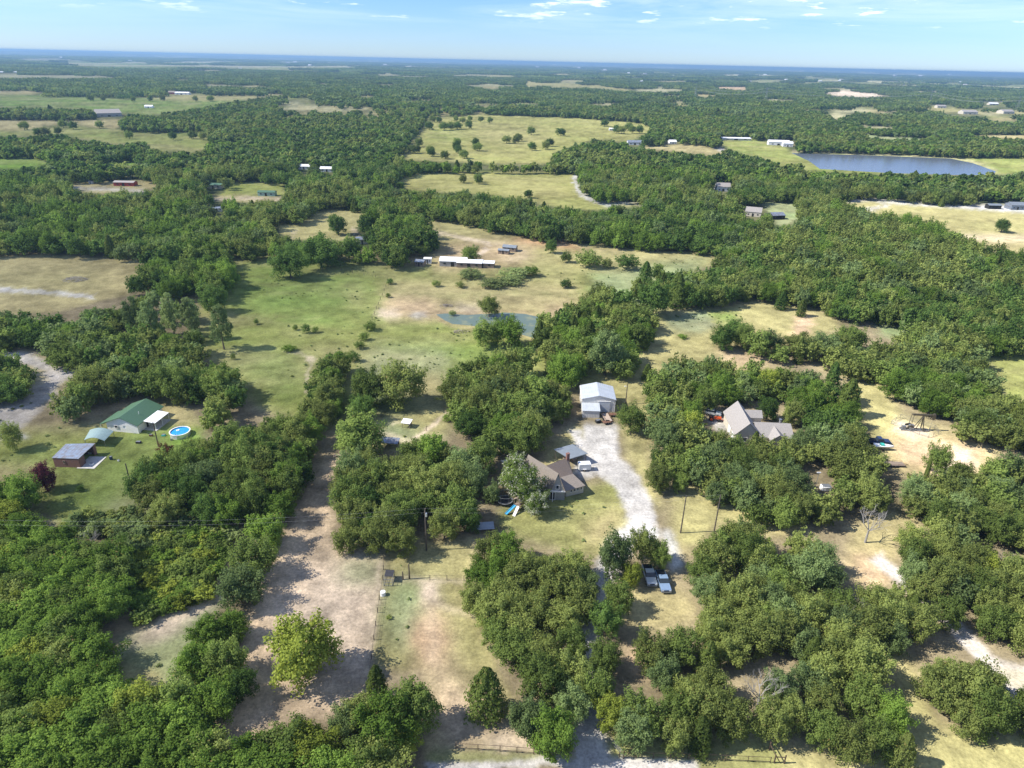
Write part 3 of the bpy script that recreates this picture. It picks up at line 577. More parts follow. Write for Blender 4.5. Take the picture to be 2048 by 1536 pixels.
    mx = n.new('ShaderNodeMix'); mx.data_type = 'RGBA'; mx.blend_type = 'MULTIPLY'; mx.inputs[0].default_value = 1; l.new(a.outputs['Color'], mx.inputs[6])
    cc = n.new('ShaderNodeCombineColor'); 
    for q in range(3): l.new(mm.outputs[0], cc.inputs[q])
    l.new(cc.outputs[0], mx.inputs[7]); l.new(mx.outputs[2], p.inputs[0])
    b = n.new('ShaderNodeBump'); b.inputs['Strength'].default_value = 0.5; b.inputs['Distance'].default_value = 0.25; l.new(h1, b.inputs['Height']); l.new(b.outputs[0], p.inputs['Normal'])
    l.new(p.outputs[0], o.inputs[0]); me.materials.append(m_)
    o = bpy.data.objects.new('ground', me); COL.objects.link(o); tag(o, kind='structure')
build_ground()

# ------------------------------------------------------------------ water
def watermat(name, col, rough, bump, spots=None):
    m, n, l = newmat(name); o = n.new('ShaderNodeOutputMaterial'); p = n.new('ShaderNodeBsdfPrincipled'); l.new(p.outputs[0], o.inputs[0])
    p.inputs['Base Color'].default_value = (*col, 1); p.inputs['Roughness'].default_value = rough; p.inputs['IOR'].default_value = 1.33
    t = n.new('ShaderNodeTexCoord'); z = n.new('ShaderNodeTexNoise'); z.inputs['Scale'].default_value = 0.8; z.inputs['Detail'].default_value = 4; l.new(t.outputs['Object'], z.inputs['Vector'])
    b = n.new('ShaderNodeBump'); b.inputs['Strength'].default_value = bump; b.inputs['Distance'].default_value = 0.1; l.new(z.outputs[0], b.inputs['Height']); l.new(b.outputs[0], p.inputs['Normal'])
    if spots:
        z2 = n.new('ShaderNodeTexNoise'); z2.inputs['Scale'].default_value = spots[1]; z2.inputs['Detail'].default_value = 5; l.new(t.outputs['Object'], z2.inputs['Vector'])
        r = n.new('ShaderNodeMapRange'); r.inputs[1].default_value = spots[2]; r.inputs[2].default_value = spots[3]; l.new(z2.outputs[0], r.inputs[0])
        mx = n.new('ShaderNodeMix'); mx.data_type = 'RGBA'; mx.inputs[6].default_value = (*col, 1); mx.inputs[7].default_value = (*spots[0], 1); l.new(r.outputs[0], mx.inputs[0]); l.new(mx.outputs[2], p.inputs['Base Color'])
    return m
def sheet(name, pts, z, m):
    # subdivide the outline with a little wobble so banks are not straight
    P = [at(*p) for p in pts]; out = []
    for i, a in enumerate(P):
        b = P[(i+1) % len(P)]; L = (b-a).length; k = max(1, int(L/ (1.2 if L < 60 else 6)))
        for q in range(k):
            c = a.lerp(b, q/k); w = L*0.02 if L > 4 else 0.05
            out.append((c.x + (random.random()-.5)*min(w, .5), c.y + (random.random()-.5)*min(w, .5), z))
    me = bpy.data.meshes.new(name); me.from_pydata(out, [], [tuple(range(len(out)))]); me.materials.append(m)
    o = bpy.data.objects.new(name, me); COL.objects.link(o); return tag(o, kind='structure')
sheet('pond_water', [(872,629),(890,627),(935,630),(985,627),(1010,625),(1050,628),(1078,634),(1085,642),(1082,668),(1066,676),(1040,668),(985,656),(930,650),(905,648),(888,640)], 0.02,
      watermat('pond_surface', (0.115, 0.155, 0.125), 0.4, 0.05, ((0.19, 0.21, 0.13), 0.25, .52, .66)))
sheet('lake_water', [(1583,306),(1640,308),(1750,311),(1900,317),(1945,326),(1992,343),(1985,350),(1900,350),(1780,346),(1640,338),(1618,322)], 0.05,
      watermat('lake_surface', (0.12, 0.14, 0.17), 0.2, 0.6))

# ------------------------------------------------------------------ tree shapes
def quads_mesh(name, cen, nor, size, lv, asp=None):
    n = len(cen); r = RNG.normal(size=(n, 3)); t = np.cross(nor, r); t /= np.linalg.norm(t, axis=1, keepdims=True)+1e-9
    b = np.cross(nor, t); b /= np.linalg.norm(b, axis=1, keepdims=True)+1e-9
    s = (size*0.5)[:, None]; a = 1.0 if asp is None else asp
    v = np.stack([cen - t*s*a - b*s*.55, cen + t*s*a*.6 - b*s, cen + t*s*a + b*s*.55, cen - t*s*a*.6 + b*s], 1).reshape(-1, 3)
    me = bpy.data.meshes.new(name); me.vertices.add(len(v)); me.vertices.foreach_set('co', v.ravel())
    me.loops.add(4*n); me.loops.foreach_set('vertex_index', np.arange(4*n)); me.polygons.add(n); me.polygons.foreach_set('loop_start', np.arange(n)*4)
    me.update(calc_edges=True)
    at_ = me.attributes.new('lv', 'FLOAT', 'POINT'); at_.data.foreach_set('value', np.repeat(lv, 4).astype(np.float32))
    return me
def crown_points(kind, n, D=8.0, H=8.0, nl=30, ls=.3, rng=None):
    rng = rng or RNG
    if kind == 'oak' or kind == 'elm' or kind == 'shrub':
        Hc = {'oak': .97, 'elm': .98, 'shrub': 1.0}[kind]*H; zc = H - Hc/2
        d = rng.normal(size=(nl*3, 3)); d /= np.linalg.norm(d, axis=1, keepdims=True); d = d[d[:, 2] > -.78][:nl]; nl = len(d)
        fr = rng.uniform(.30, .86, nl)**.8*rng.uniform(.86, 1.1, nl); bulge = 1+.16*np.sin(np.arctan2(d[:, 1], d[:, 0])*3+rng.uniform(0, 6)); fr = fr*bulge; sk = rng.uniform(.92, 1.15, 2)
        lc = d*fr[:, None]*np.array([D/2*sk[0], D/2*sk[1], Hc/2]); lc[:, 2] += zc; lc[0] = (0, 0, zc+Hc*.12)
        if nl > 45:
            # leaf sprays: each grows outward and up from its limb end, with loose leaves round it
            L = rng.uniform(.10, .24, nl)*D*(1.0 if nl > 34 else 1.2); w = L**1.5; which = rng.choice(nl, n, p=w/w.sum())
            sd_ = d*.62 + rng.normal(size=(nl, 3))*.42 + np.array([0, 0, .38]); sd_ /= np.linalg.norm(sd_, axis=1, keepdims=True)
            u = rng.uniform(-.55, 1.0, n); g = rng.normal(size=(n, 3)); g /= np.maximum(1, np.linalg.norm(g, axis=1, keepdims=True)/1.9)
            wid = (L[which]*.36*(1.05-.45*np.clip(u, 0, 1)))[:, None]
            cen = lc[which] + sd_[which]*(u*L[which])[:, None] + g*wid*np.array([1, 1, .8]); out = cen-np.array([0, 0, zc-Hc*.2]); out /= np.linalg.norm(out, axis=1, keepdims=True)+1e-9
            cen[:, 2] = np.maximum(cen[:, 2], .03*H)
            nor = g*.45 + out*.42 + rng.normal(size=(n, 3))*.5 + np.array([0, 0, .35])
        else:
            lc = lc*np.array([.92, .92, 1]); lr = rng.uniform(.18, .33, nl)*D/2*1.25; w = lr**2; which = rng.choice(nl, n, p=w/w.sum())
            e = rng.normal(size=(n, 3)); e[:, 2] += .2; e /= np.linalg.norm(e, axis=1, keepdims=True)
            cen = lc[which] + e*(lr[which]*rng.uniform(.5, 1.15, n))[:, None]*np.array([1, 1, .8]); out = cen-np.array([0, 0, zc-Hc*.2]); out /= np.linalg.norm(out, axis=1, keepdims=True)+1e-9
            nor = e*.6 + out*.4 + rng.normal(size=(n, 3))*.45 + np.array([0, 0, .15])
    elif kind == 'cedar':
        t = rng.uniform(0, 1, n)**.8; ang = rng.uniform(0, 2*np.pi, n); k = rng.integers(0, 1000)
        lob = .72 + .28*np.sin(ang*5 + np.floor(t*9)*2.1 + k)*np.cos(t*23)
        rad = D/2*(1-t)**.52*np.clip(t*5+.45, 0, 1)*lob*rng.uniform(.5, 1.05, n)**.5*(1+.12*np.sin(ang*2+k)); rad += .1
        cen = np.stack([rad*np.cos(ang), rad*np.sin(ang), .06*H + t*H*.94 - rad*.15], 1); which = (t*9).astype(int)*7+(ang*1.2).astype(int); nl = 200
        nor = np.stack([np.cos(ang), np.sin(ang), np.full(n, .55)], 1) + rng.normal(size=(n, 3))*.5
    elif kind == 'pine':
        nl = 64; t = rng.uniform(.22, 1, nl); ang = rng.uniform(0, 2*np.pi, nl); rad = D/2*np.sqrt(np.clip(1.08-t, .03, 1))*rng.uniform(.35, 1, nl)*1.25
        lc = np.stack([rad*np.cos(ang), rad*np.sin(ang), t*H], 1); which = rng.integers(0, nl, n); lr = rng.uniform(.6, 1.1, nl)*D/8
        e = rng.normal(size=(n, 3)); e /= np.linalg.norm(e, axis=1, keepdims=True)
        cen = lc[which] + e*(lr[which]*rng.uniform(.4, 1.1, n))[:, None]*np.array([1.2, 1.2, .6]); nor = e + rng.normal(size=(n, 3))*.5+np.array([0, 0, .3])
    nor /= np.linalg.norm(nor, axis=1, keepdims=True)+1e-9
    lob_v = rng.uniform(0, 1, 2000)[which % 2000]
    lv = np.clip(.55*rng.uniform(0, 1, n) + .45*lob_v, 0, 1)
    size = ls*rng.uniform(.6, 1.35, n)
    return cen, nor, size, lv
def trunk_mesh(kind, seed, D=8.0, H=8.0, limbs=7):
    rg = random.Random(seed); b = MB(); r0 = .030*H + .02
    if kind == 'shrub': r0 *= .5
    top = {'oak': .42, 'elm': .4, 'cedar': .9, 'pine': .96, 'shrub': .3}[kind]*H; n = 4; p = Vector((0, 0, -.15)); lean = Vector((rg.uniform(-.06, .06), rg.uniform(-.06, .06), 1))
    pts = [p]
    for k in range(n): p = p + lean*(top/n) + Vector((rg.uniform(-.1, .1), rg.uniform(-.1, .1), 0)); pts.append(p)
    for k in range(n): b.tube(pts[k], pts[k+1], r0*(1.35 if k == 0 else 1-.6*k/n*(1 if kind in ('oak', 'elm', 'shrub') else 1.3)), r0*(1-.6*(k+1)/n*(1 if kind in ('oak', 'elm', 'shrub') else 1.3)), 7, cap=False)
    for k in range(limbs):
        a = 2*math.pi*(k+rg.random()*.6)/limbs
        if kind in ('oak', 'elm', 'shrub'):
            s = pts[rg.choice((2, 3, 4))]; e1 = s + Vector((math.cos(a)*D*.17, math.sin(a)*D*.17, H*.16)); e2 = e1 + Vector((math.cos(a+.4)*D*.16, math.sin(a+.4)*D*.16, H*rg.uniform(.06, .22)))
            b.tube(s, e1, r0*.5, r0*.32, 5, cap=False); b.tube(e1, e2, r0*.32, r0*.10, 5, cap=False)
        elif kind == 'pine':
            z = H*rg.uniform(.35, .9); l = D*.5*math.sqrt(max(.1, 1.05-z/H)); b.tube((lean.x*z, lean.y*z, z), (math.cos(a)*l, math.sin(a)*l, z+.25), r0*.25, r0*.07, 4, cap=False)
    me = bpy.data.meshes.new('trunk'); me.from_pydata(b.v, [], b.f); me.materials.append(M['bark']); me.update(); return me
KINDS = {}   # kind -> list of (crown mesh, trunk mesh); unit trees D=8, H=8
for kd, nv, nq, ls in (('oak', 9, 10500, .24), ('elm', 6, 11000, .24), ('cedar', 4, 5600, .27), ('pine', 3, 5600, .27), ('shrub', 3, 2000, .42)):
    L = []
    for k in range(nv):
        cen, nor, size, lv = crown_points(kd, nq, nl=RNG.integers(80, 120), ls=ls)
        me = quads_mesh('crown', cen, nor, size, lv); me.materials.append(LM['oak']); L.append((me, trunk_mesh(kd, 100*len(KINDS)+k)))
    KINDS[kd] = L
NAMES = dict(oak='oak_tree', elm='broadleaf_tree', cedar='cedar_tree', pine='pine_tree', shrub='shrub')
CATS = dict(oak='tree', elm='tree', cedar='tree', pine='tree', shrub='shrub')
TW = dict(oak='mid green', olive='olive green', grey='grey green', dark='dark green', bright='bright green', yellow='yellow green', cedar='deep green', purple='purple', rust='rusty brown', blossom='pale blossoming', sage='sage green')
def tree(kind, x, y, D, H, tone, label, group=None, var=None):
    me, tm = KINDS[kind][(var if var is not None else random.randrange(99)) % len(KINDS[kind])]
    root = empty(NAMES[kind], (x, y, 0), label, CATS[kind], group, random.uniform(0, 6.28))
    for nm, mm in (('trunk', tm), ('crown', me)):
        o = bpy.data.objects.new(nm, mm); COL.objects.link(o); o.parent = root
        o.scale = (D/8, D/8*random.uniform(.9, 1.1), H/8)
        if nm == 'crown': o.material_slots[0].link = 'OBJECT'; o.material_slots[0].material = LM[tone]
    return root
def size_at(px, py, dpx, hf=.85, h0=1.6, hmax=11.5):
    D = 7.0
    for _ in range(4):
        H = min(hmax, D*hf+h0); p = at(px, py, H*.58); d = proj(p.x, p.y, p.z)[2]; D = dpx*d/FPX
    return p, D, H
SOLO = []    # footprints of hand placed trees and buildings kept free of other trees
def keepout(x, y, r): SOLO.append((x, y, r))
def treepx(px, py, dpx, kind, tone, label, group=None, hf=.85, h0=1.6, var=None, hmax=11.5):
    p, D, H = size_at(px, py, dpx*1.13, hf, h0, hmax); keepout(p.x, p.y, D*.38); return tree(kind, p.x, p.y, D, H, tone, label, group, var)
# hand placed trees: photo pixel of the crown centre, crown width in photo pixels
for a in [
 (605,1290,118,'elm','yellow','broad yellow green oak standing alone on the bare dirt strip',.95,1.5),
 (775,1440,100,'oak','bright','large tree with yellow green lower boughs behind the lower left wood',.9,2),
 (828,1410,90,'elm','oak','dense green tree casting the widest shadow on the front paddock',.95,2),
 (752,1362,62,'cedar','cedar','twin topped cedar at the back of the front paddock clump',1.15,1.5), (722,1420,70,'oak','olive','olive tree at the left end of the front paddock clump',.85,2),
 (690,1445,60,'oak','grey','greyish tree between the paddock clump and the lower left wood',.85,2), (800,1475,70,'oak','yellow','yellow tinged tree nearest the camera in the paddock clump',.7,1),
 (972,1378,100,'cedar','cedar','big ragged cedar standing alone left of the shaded drive',.95,2), (1108,1462,84,'elm','bright','rounded bright green tree at the mouth of the gravel drive',1.0,2),
 (1060,1430,70,'oak','grey','thin grey green tree just left of the bright tree at the drive mouth',.9,2),
 (738,770,66,'oak','oak','open crowned oak next to the left fence of the yard',.95,2), (803,762,78,'oak','olive','spreading open oak shading the yard above the small metal shelter',.85,2),
 (715,868,98,'oak','oak','big round oak left of the long low livestock shelter',.8,1.5), (722,812,44,'oak','dark','dark oak behind the big round oak left of the shelter',.9,1.5),
 (978,610,34,'oak','olive','lone small tree on the far bank of the green pond',1.0,1), (972,664,50,'oak','oak','left of two round trees on the near bank of the pond',.9,1), (1018,660,58,'oak','bright','right of two round trees on the near bank of the pond',.85,1),
 (1036,692,18,'shrub','dark','small dark bush beside the pond trees',1,0),
 (1052,966,62,'elm','blossom','blossoming crape myrtle with pale flowers beside the steep tan roof',.95,1.5), (1030,932,46,'elm','blossom','upper crape myrtle full of pale blossom behind the steep house',.95,1.5), (1074,1002,48,'elm','blossom','blossoming crape myrtle nearest the playset',.85,1.2),
 (1022,958,44,'elm','blossom','blossoming crape myrtle left of the largest one by the house',.9,1.5),
 (85,950,38,'elm','purple','purple leaved plum tree standing in front of the brick shed',1.2,1.2), (330,905,34,'elm','rust','rusty brown leaved tree beside the pole near the round pool',.9,1), (382,887,12,'shrub','rust','small rusty bush right of the round pool',1.2,0),
 (160,976,14,'shrub','dark','tiny bush right of the purple leaved tree',.8,0), (20,868,34,'oak','olive','thin tree left of the grove on the roadside',1.2,2),
 (40,980,62,'oak','bright','bushy bright green tree at the left edge below the brick shed yard',.95,2),
 (440,650,44,'pine','grey','tall pine standing right of the other pines on the pasture edge',1.5,3), (378,632,34,'pine','sage','second pine from the right with a bare lower trunk',1.8,3), (340,625,36,'pine','sage','pine in the middle of the pine clump with a tall bare trunk',1.8,3),
 (300,640,40,'pine','grey','left pine of the clump beside the bare track',1.5,3), (265,630,40,'pine','grey','leftmost pine of the clump behind the bare track',1.4,3), (425,596,50,'oak','dark','rounded dark tree just above the tall right pine',.8,1.5),
 (1265,832,50,'oak','oak','round tree right of the metal shop beside the gravel',1.0,1.5), (1295,742,30,'cedar','cedar','small conical cedar alone in the grass right of the shop',.9,1),
 (1232,730,40,'shrub','bright','bright weedy bush behind the metal shop',.6,0), (1215,700,62,'elm','grey','tall narrow grey green tree behind the metal shop',1.9,3),
 (1320,950,46,'oak','olive','oak right of the gravel drive beside a small dark tree',1.0,2), (1318,915,30,'oak','dark','small dark tree above the oak right of the gravel drive',1,1),
 (1232,1105,62,'oak','grey','thin open tree left over the drive beside the parked pickups',1.25,2.5), (1288,1086,50,'oak','olive','olive tree above the parked pickups on the drive',1.1,2.5), (1322,1108,34,'oak','oak','oak with low boughs over the blue pickup',1.2,2), (1264,1145,40,'oak','yellow','yellow tinged tree left of the silver pickup',1,1.5),
 (1148,1345,66,'oak','olive','olive oak leaning over the left edge of the front drive',.9,2), (1196,1368,66,'oak','oak','oak at the right edge of the front drive halfway up',.9,2), (1142,1405,62,'oak','grey','grey green oak left of the drive above the bright tree',.9,2), (1208,1312,60,'oak','oak','upper oak on the right edge of the front drive',.9,2), (1144,1284,62,'oak','oak','oak left of the drive where it bends under the trees',.9,2),
 (1222,1418,62,'oak','yellow','yellow tinged oak right of the drive near the pipe gate',.9,2), (1212,1236,56,'oak','dark','dark oak over the drive below the parked pickups',.9,2), (1236,1190,54,'oak','oak','oak over the drive just below left of the silver pickup',.9,2), (1302,1302,62,'oak','olive','olive oak below the small bare clearing right of the drive',.9,2), (1362,1292,66,'oak','oak','oak right of the small bare clearing beside the drive',.9,2), (1332,1342,62,'oak','grey','grey green oak in the front wood below the bare clearing',.9,2),
 (918,1004,70,'oak','oak','big oak at the right end of the grove left of the playset',.9,2), (888,1046,52,'oak','olive','olive oak beside the power pole with transformer',.9,1.5), (946,958,48,'oak','grey','grey green oak between the grove and the blossoming trees',1,2), (962,908,54,'oak','oak','oak behind the blossoming crape myrtles',.9,2), (984,985,30,'oak','grey','small grey green tree left of the trampoline',1,1), (936,1034,46,'oak','dark','dark oak above the grey roofed low shelter',.9,1.5),
 (1850,1175,56,'oak','olive','olive oak overhanging the middle of the curved right drive',.9,2), (1896,1218,56,'oak','oak','oak overhanging the lower middle of the curved right drive',.9,2), (1828,1142,46,'oak','grey','grey green oak at the upper bend of the curved right drive',.9,2), (1538,812,40,'oak','dark','dark oak right behind the grey roofed house wing',1,1.5), (1586,822,40,'oak','olive','olive oak behind the right end of the grey roofed house',1,1.5), (1415,795,40,'oak','oak','oak behind the orange tractor',1,1.5),
 (1590,1422,64,'oak','olive','olive oak right of the white dead tree in the front wood',.9,2), (1652,1452,68,'oak','oak','oak near the lower edge of the front wood right of the dead tree',.9,2), (1562,1372,62,'oak','grey','grey green oak just above right of the white dead tree',.9,2), (1702,1478,70,'oak','olive','lowest olive oak of the front wood towards the right',.9,2), (1760,1470,64,'oak','oak','oak between the lowest olive oak and the ragged thin tree',.9,2),
 (1474,897,44,'oak','oak','oak hiding the front wall of the grey roofed house',.9,2), (1515,912,40,'oak','olive','olive oak hiding the wing of the grey roofed house',.9,2), (1562,926,40,'oak','oak','oak hiding the right end of the grey roofed house',.9,2), (1606,880,44,'oak','grey','grey green oak right of the grey roofed house',.9,2), (1440,885,40,'oak','olive','olive oak below the pale pad left of the grey roofed house',.9,2),
 (418,1262,64,'elm','bright','bright green tree at the top of the hedge between weedy clearing and dirt strip',.8,1.5), (462,1248,56,'elm','bright','bright tree right of the hedge top beside the dirt strip',.8,1.5), (392,1322,76,'elm','bright','bright tree on the right edge of the weedy clearing',.8,1.5), (448,1318,74,'elm','oak','leafy green tree in the middle of the hedge beside the dirt strip',.85,1.5), (478,1368,60,'oak','dark','dark oak leaning over the bare dirt strip',.9,1.5), (348,1392,84,'elm','oak','broad leafy tree below the weedy clearing',.8,1.5), (432,1392,80,'elm','bright','broad bright tree at the lower end of the hedge',.8,1.5),
 (556,1012,56,'elm','bright','bright tree halfway up the dirt strip tree line',.9,1.5), (532,1058,70,'elm','bright','broad bright tree above the widest one on the dirt strip tree line',.8,1.5), (505,1112,80,'elm','oak','widest leafy tree of the dirt strip tree line',.8,1.5), (478,1172,74,'oak','grey','greyish tree at the lower end of the dirt strip tree line',.85,1.5),
 (1500,912,30,'oak','olive','small oak in front of the grey roofed house porch',1,1.5), (1880,915,40,'oak','oak','small open oak on the bare pad below the pumpjack',1.2,1.5), (1858,935,14,'cedar','cedar','thin young tree left of the small open oak',2.2,2),
 (1605,612,26,'cedar','cedar','dark cedar standing alone between the garden plots and the wood',1.1,1), (1565,598,30,'cedar','dark','cedar at the wood edge left of the lone garden cedar',1,1),
 (1448,672,44,'oak','dark','left tree of the dark row below the garden plots',.9,1.5), (1490,668,46,'oak','oak','second tree of the row below the garden plots',.9,1.5), (1542,682,40,'oak','grey','third tree of the row below the garden plots',.9,1.5), (1470,655,40,'oak','dark','tree behind the left end of the row below the garden plots',.9,1),
 (1598,685,46,'oak','olive','fourth tree of the row below the garden plots',.8,1), (1650,690,50,'oak','grey','fifth tree of the row below the garden plots',.8,1), (1705,672,52,'oak','oak','right end tree of the row below the garden plots',.8,1.5),
 (1700,790,56,'cedar','cedar','dark cedar at the left edge of the pumpjack clearing',1.1,2), (1668,750,40,'cedar','dark','tall cedar above the dark cedar by the pumpjack clearing',1.2,2),
 (2006,449,24,'oak','dark','lone small tree in the tan right hand field',.9,.6), (1102,490,22,'oak','dark','lone dark tree beside the red bare patch',1,1), (1255,520,40,'shrub','dark','dark bush right of the red bare patch',.7,0), (1180,515,50,'shrub','oak','wide low bush below the red bare patch',.6,0), (1132,512,22,'shrub','oak','small round bush left of the wide low bush',.9,0),
 (1215,525,22,'shrub','olive','bush between the wide low bush and the dark one',.8,0), (1292,545,34,'cedar','dark','dark cedar above the far right pasture corner',1.3,1), (1310,590,60,'oak','dark','dark tree at the upper right corner of the pasture',1,1.5), (1355,575,54,'cedar','oak','tall cedar at the left end of the long right hand wood',1.2,2),
 (675,445,34,'oak','dark','round dark tree alone in the tan field left of the farmyard',1,1), (845,500,20,'oak','oak','small tree above the white roofed barn',.8,1), (940,506,34,'oak','oak','bushy tree directly behind the white roofed barn',.8,1),
 (578,520,60,'oak','dark','dark tree at the left end of the farmyard trees',.85,1.5), (640,500,70,'oak','dark','wide dark tree right of the pale track end',.8,1.5), (905,625,14,'shrub','sage','dead looking brush by the left end of the pond',.7,0),
 (590,654,10,'shrub','oak','small bush in a line of bushes on the open pasture',1,0), (612,656,15,'shrub','dark','biggest bush in the line on the open pasture',1.1,0), (630,658,12,'shrub','oak','right hand bush of the line on the open pasture',1,0),
 (578,695,26,'shrub','bright','bright weed clump in the middle of the left pasture',.4,0), (466,712,9,'shrub','oak','tiny bush left in the pasture above the grove',1.3,0), (512,642,9,'shrub','oak','tiny bush right of the tall pine',1.2,0),
 (780,562,14,'shrub','dark','bush at the upper left corner of the fenced pasture',.7,0), (776,590,10,'shrub','oak','bush below the upper left corner of the fenced pasture',.8,0), (740,650,22,'shrub','oak','bush on the left fence beside the pond level',.8,0), (728,672,18,'shrub','oak','second bush down on the left fence of the pasture',.8,0), (718,688,18,'shrub','oak','third bush down on the left fence of the pasture',.8,0), (708,712,22,'shrub','dark','fourth bush down on the left fence of the pasture',.8,0),
 (872,566,16,'shrub','oak','small bush on the upper edge of the fenced pasture',.7,0), (920,568,16,'shrub','olive','olive bush right of the small bush on the upper pasture edge',.7,0), (985,565,46,'shrub','sage','long sage green thicket on the upper pasture edge',.35,0), (1020,560,44,'shrub','sage','right end of the sage green thicket behind the pasture',.35,0), (940,545,50,'shrub','sage','left sage thicket in front of the white roofed barn',.3,0), (1030,545,50,'shrub','sage','right sage thicket in front of the white roofed barn',.35,0), (1060,540,30,'shrub','bright','bright bush right of the sage thickets',.6,0),
 (1132,566,22,'shrub','dark','dark bush at the far right corner of the pasture',.7,0), (848,945,28,'shrub','bright','bright undergrowth at the top of the dense grove',.8,0), (893,835,16,'shrub','bright','bright small bush beside the path from the metal shelter',.8,0),
 (1366,672,16,'shrub','weed' if False else 'bright','weed clump below the ploughed garden plot',.5,0), (1435,985,40,'oak','grey','small tree behind the right bare pole',1.0,1), (1360,965,30,'oak','oak','small tree left of the right hand wood edge',1,1),
 (1810,1495,60,'cedar','olive','ragged thin tree at the bottom right beside the open grass',1.0,2), (1790,1425,66,'oak','bright','yellow green tree above the ragged thin tree',1,2),
]: treepx(*a[:6], hf=a[6], h0=a[7], hmax=15)
# scattered field trees in the middle distance
fld = [(865,237),(878,238),(912,236),(925,239),(940,236),(962,237),(980,239),(858,250),(888,251),(902,250),(915,249),(938,248),(838,284),(825,297),(835,296),(860,298),(862,303),(890,308),(915,282),(913,290),(916,297),(928,307),(951,282),(955,292),(1013,277),(1032,278),(1038,273),(1063,260),(1064,291),(1092,289),(1100,283),(1122,262),(1210,244),(1258,252),(1265,257),(1280,257),(1243,258),(1233,257),(926,356),(955,354),(958,358),(1056,386),(800,370),(47,250),(125,246),(145,249),(198,247),(90,262),(75,262),(115,260),(257,268),(278,290),(290,297),(240,295),(270,315),(310,305),(405,270),(385,268),(345,270),(196,328),(205,195),(265,197),(300,196),(325,195),(390,196),(420,196),(180,195)]
for k, (x, y) in enumerate(fld):
    p, D, H = size_at(x, y, 17 if y > 240 else 12, .85, 1); D *= random.uniform(.8, 1.2); keepout(p.x, p.y, D*.4)
    where = 'upper centre pasture' if 790 < x < 1300 and y < 330 else ('centre pasture with the curving white track' if x > 790 else 'upper left pastures')
    tree('oak', p.x, p.y, D, H, random.choice(('dark', 'oak', 'olive')), 'small round oak scattered in the ' + where, 'oaks scattered in the ' + where)

for px, py, rr in [(1115,975,8),(1150,965,7),(1190,800,8),(1141,905,5.5),(1167,930,3.5),(1325,1165,3.6),(1299,1172,3.4),(262,838,8.5),(150,905,6),(196,870,5),(360,858,5),(1495,842,7.5),(1555,850,5.5),(1438,842,5),(1757,885,4),(1765,897,4),(1785,928,4),(1828,858,9),(815,850,3),(778,890,4),(1025,1018,4),(1005,1010,3.5),(970,1056,4),(250,367,14),(535,385,16),(435,420,10),(930,518,16),(960,520,14),(1015,495,8),(1444,374,10),(1510,425,12),(1550,432,10),(840,525,7),(855,520,6),(1643,978,3),(1740,1062,4),(2004,1128,4),(1512,1400,4.5),(725,482,7),(855,1060,2.5),(468,880,3.5),(934,925,4),(1627,960,3),(1222,710,3),(655,342,6),(2025,412,10),(1985,414,10),(1560,287,16),(1575,287,10),(1270,286,10),(1350,285,10),(216,226,18),(860,1080,3)]:
    p = at(px, py); keepout(p.x, p.y, rr)

# ------------------------------------------------------------------ woods: every tree position on the surveyed woodland
SA = np.array(SOLO)
def sample_region(PX, PY):
    i = ((PX-X0)/ST).astype(int); j = ((PY-Y0)/ST).astype(int); ok = (i >= 0) & (i < NX) & (j >= 0) & (j < NY)
    return np.where(ok, wood[np.clip(j, 0, NY-1), np.clip(i, 0, NX-1)], 0)
def candidates(rmin, rmax, cell, half=44):
    if rmax < 400: half = 62
    m = rmax*math.tan(R(half)); xs = np.arange(-m, m, cell); ys = np.arange(0, rmax, cell*.9); X, Y = np.meshgrid(xs, ys)
    X[::2] += cell/2; X = X.ravel(); Y = Y.ravel(); r = np.hypot(X, Y); az = np.degrees(np.arctan2(X, Y)); k = (r >= rmin) & (r < rmax) & (abs(az) < half); X, Y = X[k], Y[k]
    return X + RNG.uniform(-.33, .33, len(X))*cell, Y + RNG.uniform(-.33, .33, len(X))*cell
NEAR = 1500.0
PICK = []
Xa, Ya = candidates(50, 330, 4.35); Xb, Yb = candidates(330, NEAR, 6.3)
X = np.concatenate([Xa, Xb]); Y = np.concatenate([Ya, Yb])
PX, PY, DD = proj(X, Y, np.full_like(X, 4.6)); reg = sample_region(PX, PY)
u1 = RNG.uniform(0, 1, len(X)); u2 = RNG.uniform(0, 1, len(X))
tone_names = list(LM)
keepf = np.zeros(40); dlo = np.zeros(40); dhi = np.zeros(40)
for k, (kf, dr, tn, wh) in REG.items(): keepf[k] = kf; dlo[k], dhi[k] = dr
D = dlo[reg] + (dhi[reg]-dlo[reg])*u2
D[:len(Xa)] *= .74
rp = D*FPX/DD*.33
ok = (reg > 0) & (u1 < keepf[reg])
gap = fbm(X/26, Y/26, 77, 3); ok &= ~((gap > .74) & (reg >= 3) & (reg <= 8))
for dx, dy in ((1, 0), (-1, 0), (0, .75), (0, -.6)): ok &= sample_region(PX+rp*dx, PY+rp*dy) > 0
farm = np.hypot(X, Y) > 300; ok &= ~(farm & (sample_region(PX, PY+.30*(D*.9+1.5)*FPX/DD) == 0)); ok &= ~(farm & (sample_region(PX, PY-.40*(D*.9+1.5)*FPX/DD) == 0))
for sx, sy, sr in SOLO: ok &= (X-sx)**2 + (Y-sy)**2 > (sr+D*.30)**2
X, Y, D, reg, PX, PY, DD = X[ok], Y[ok], D[ok], reg[ok], PX[ok], PY[ok], DD[ok]
tone = []; 
for r_ in reg:
    w = REG[int(r_)][2]; tone.append(random.choices(list(w), list(w.values()))[0])
tone = np.array(tone); tv = fbm(X/85, Y/85, 15, 3); tu = RNG.uniform(0, 1, len(X))
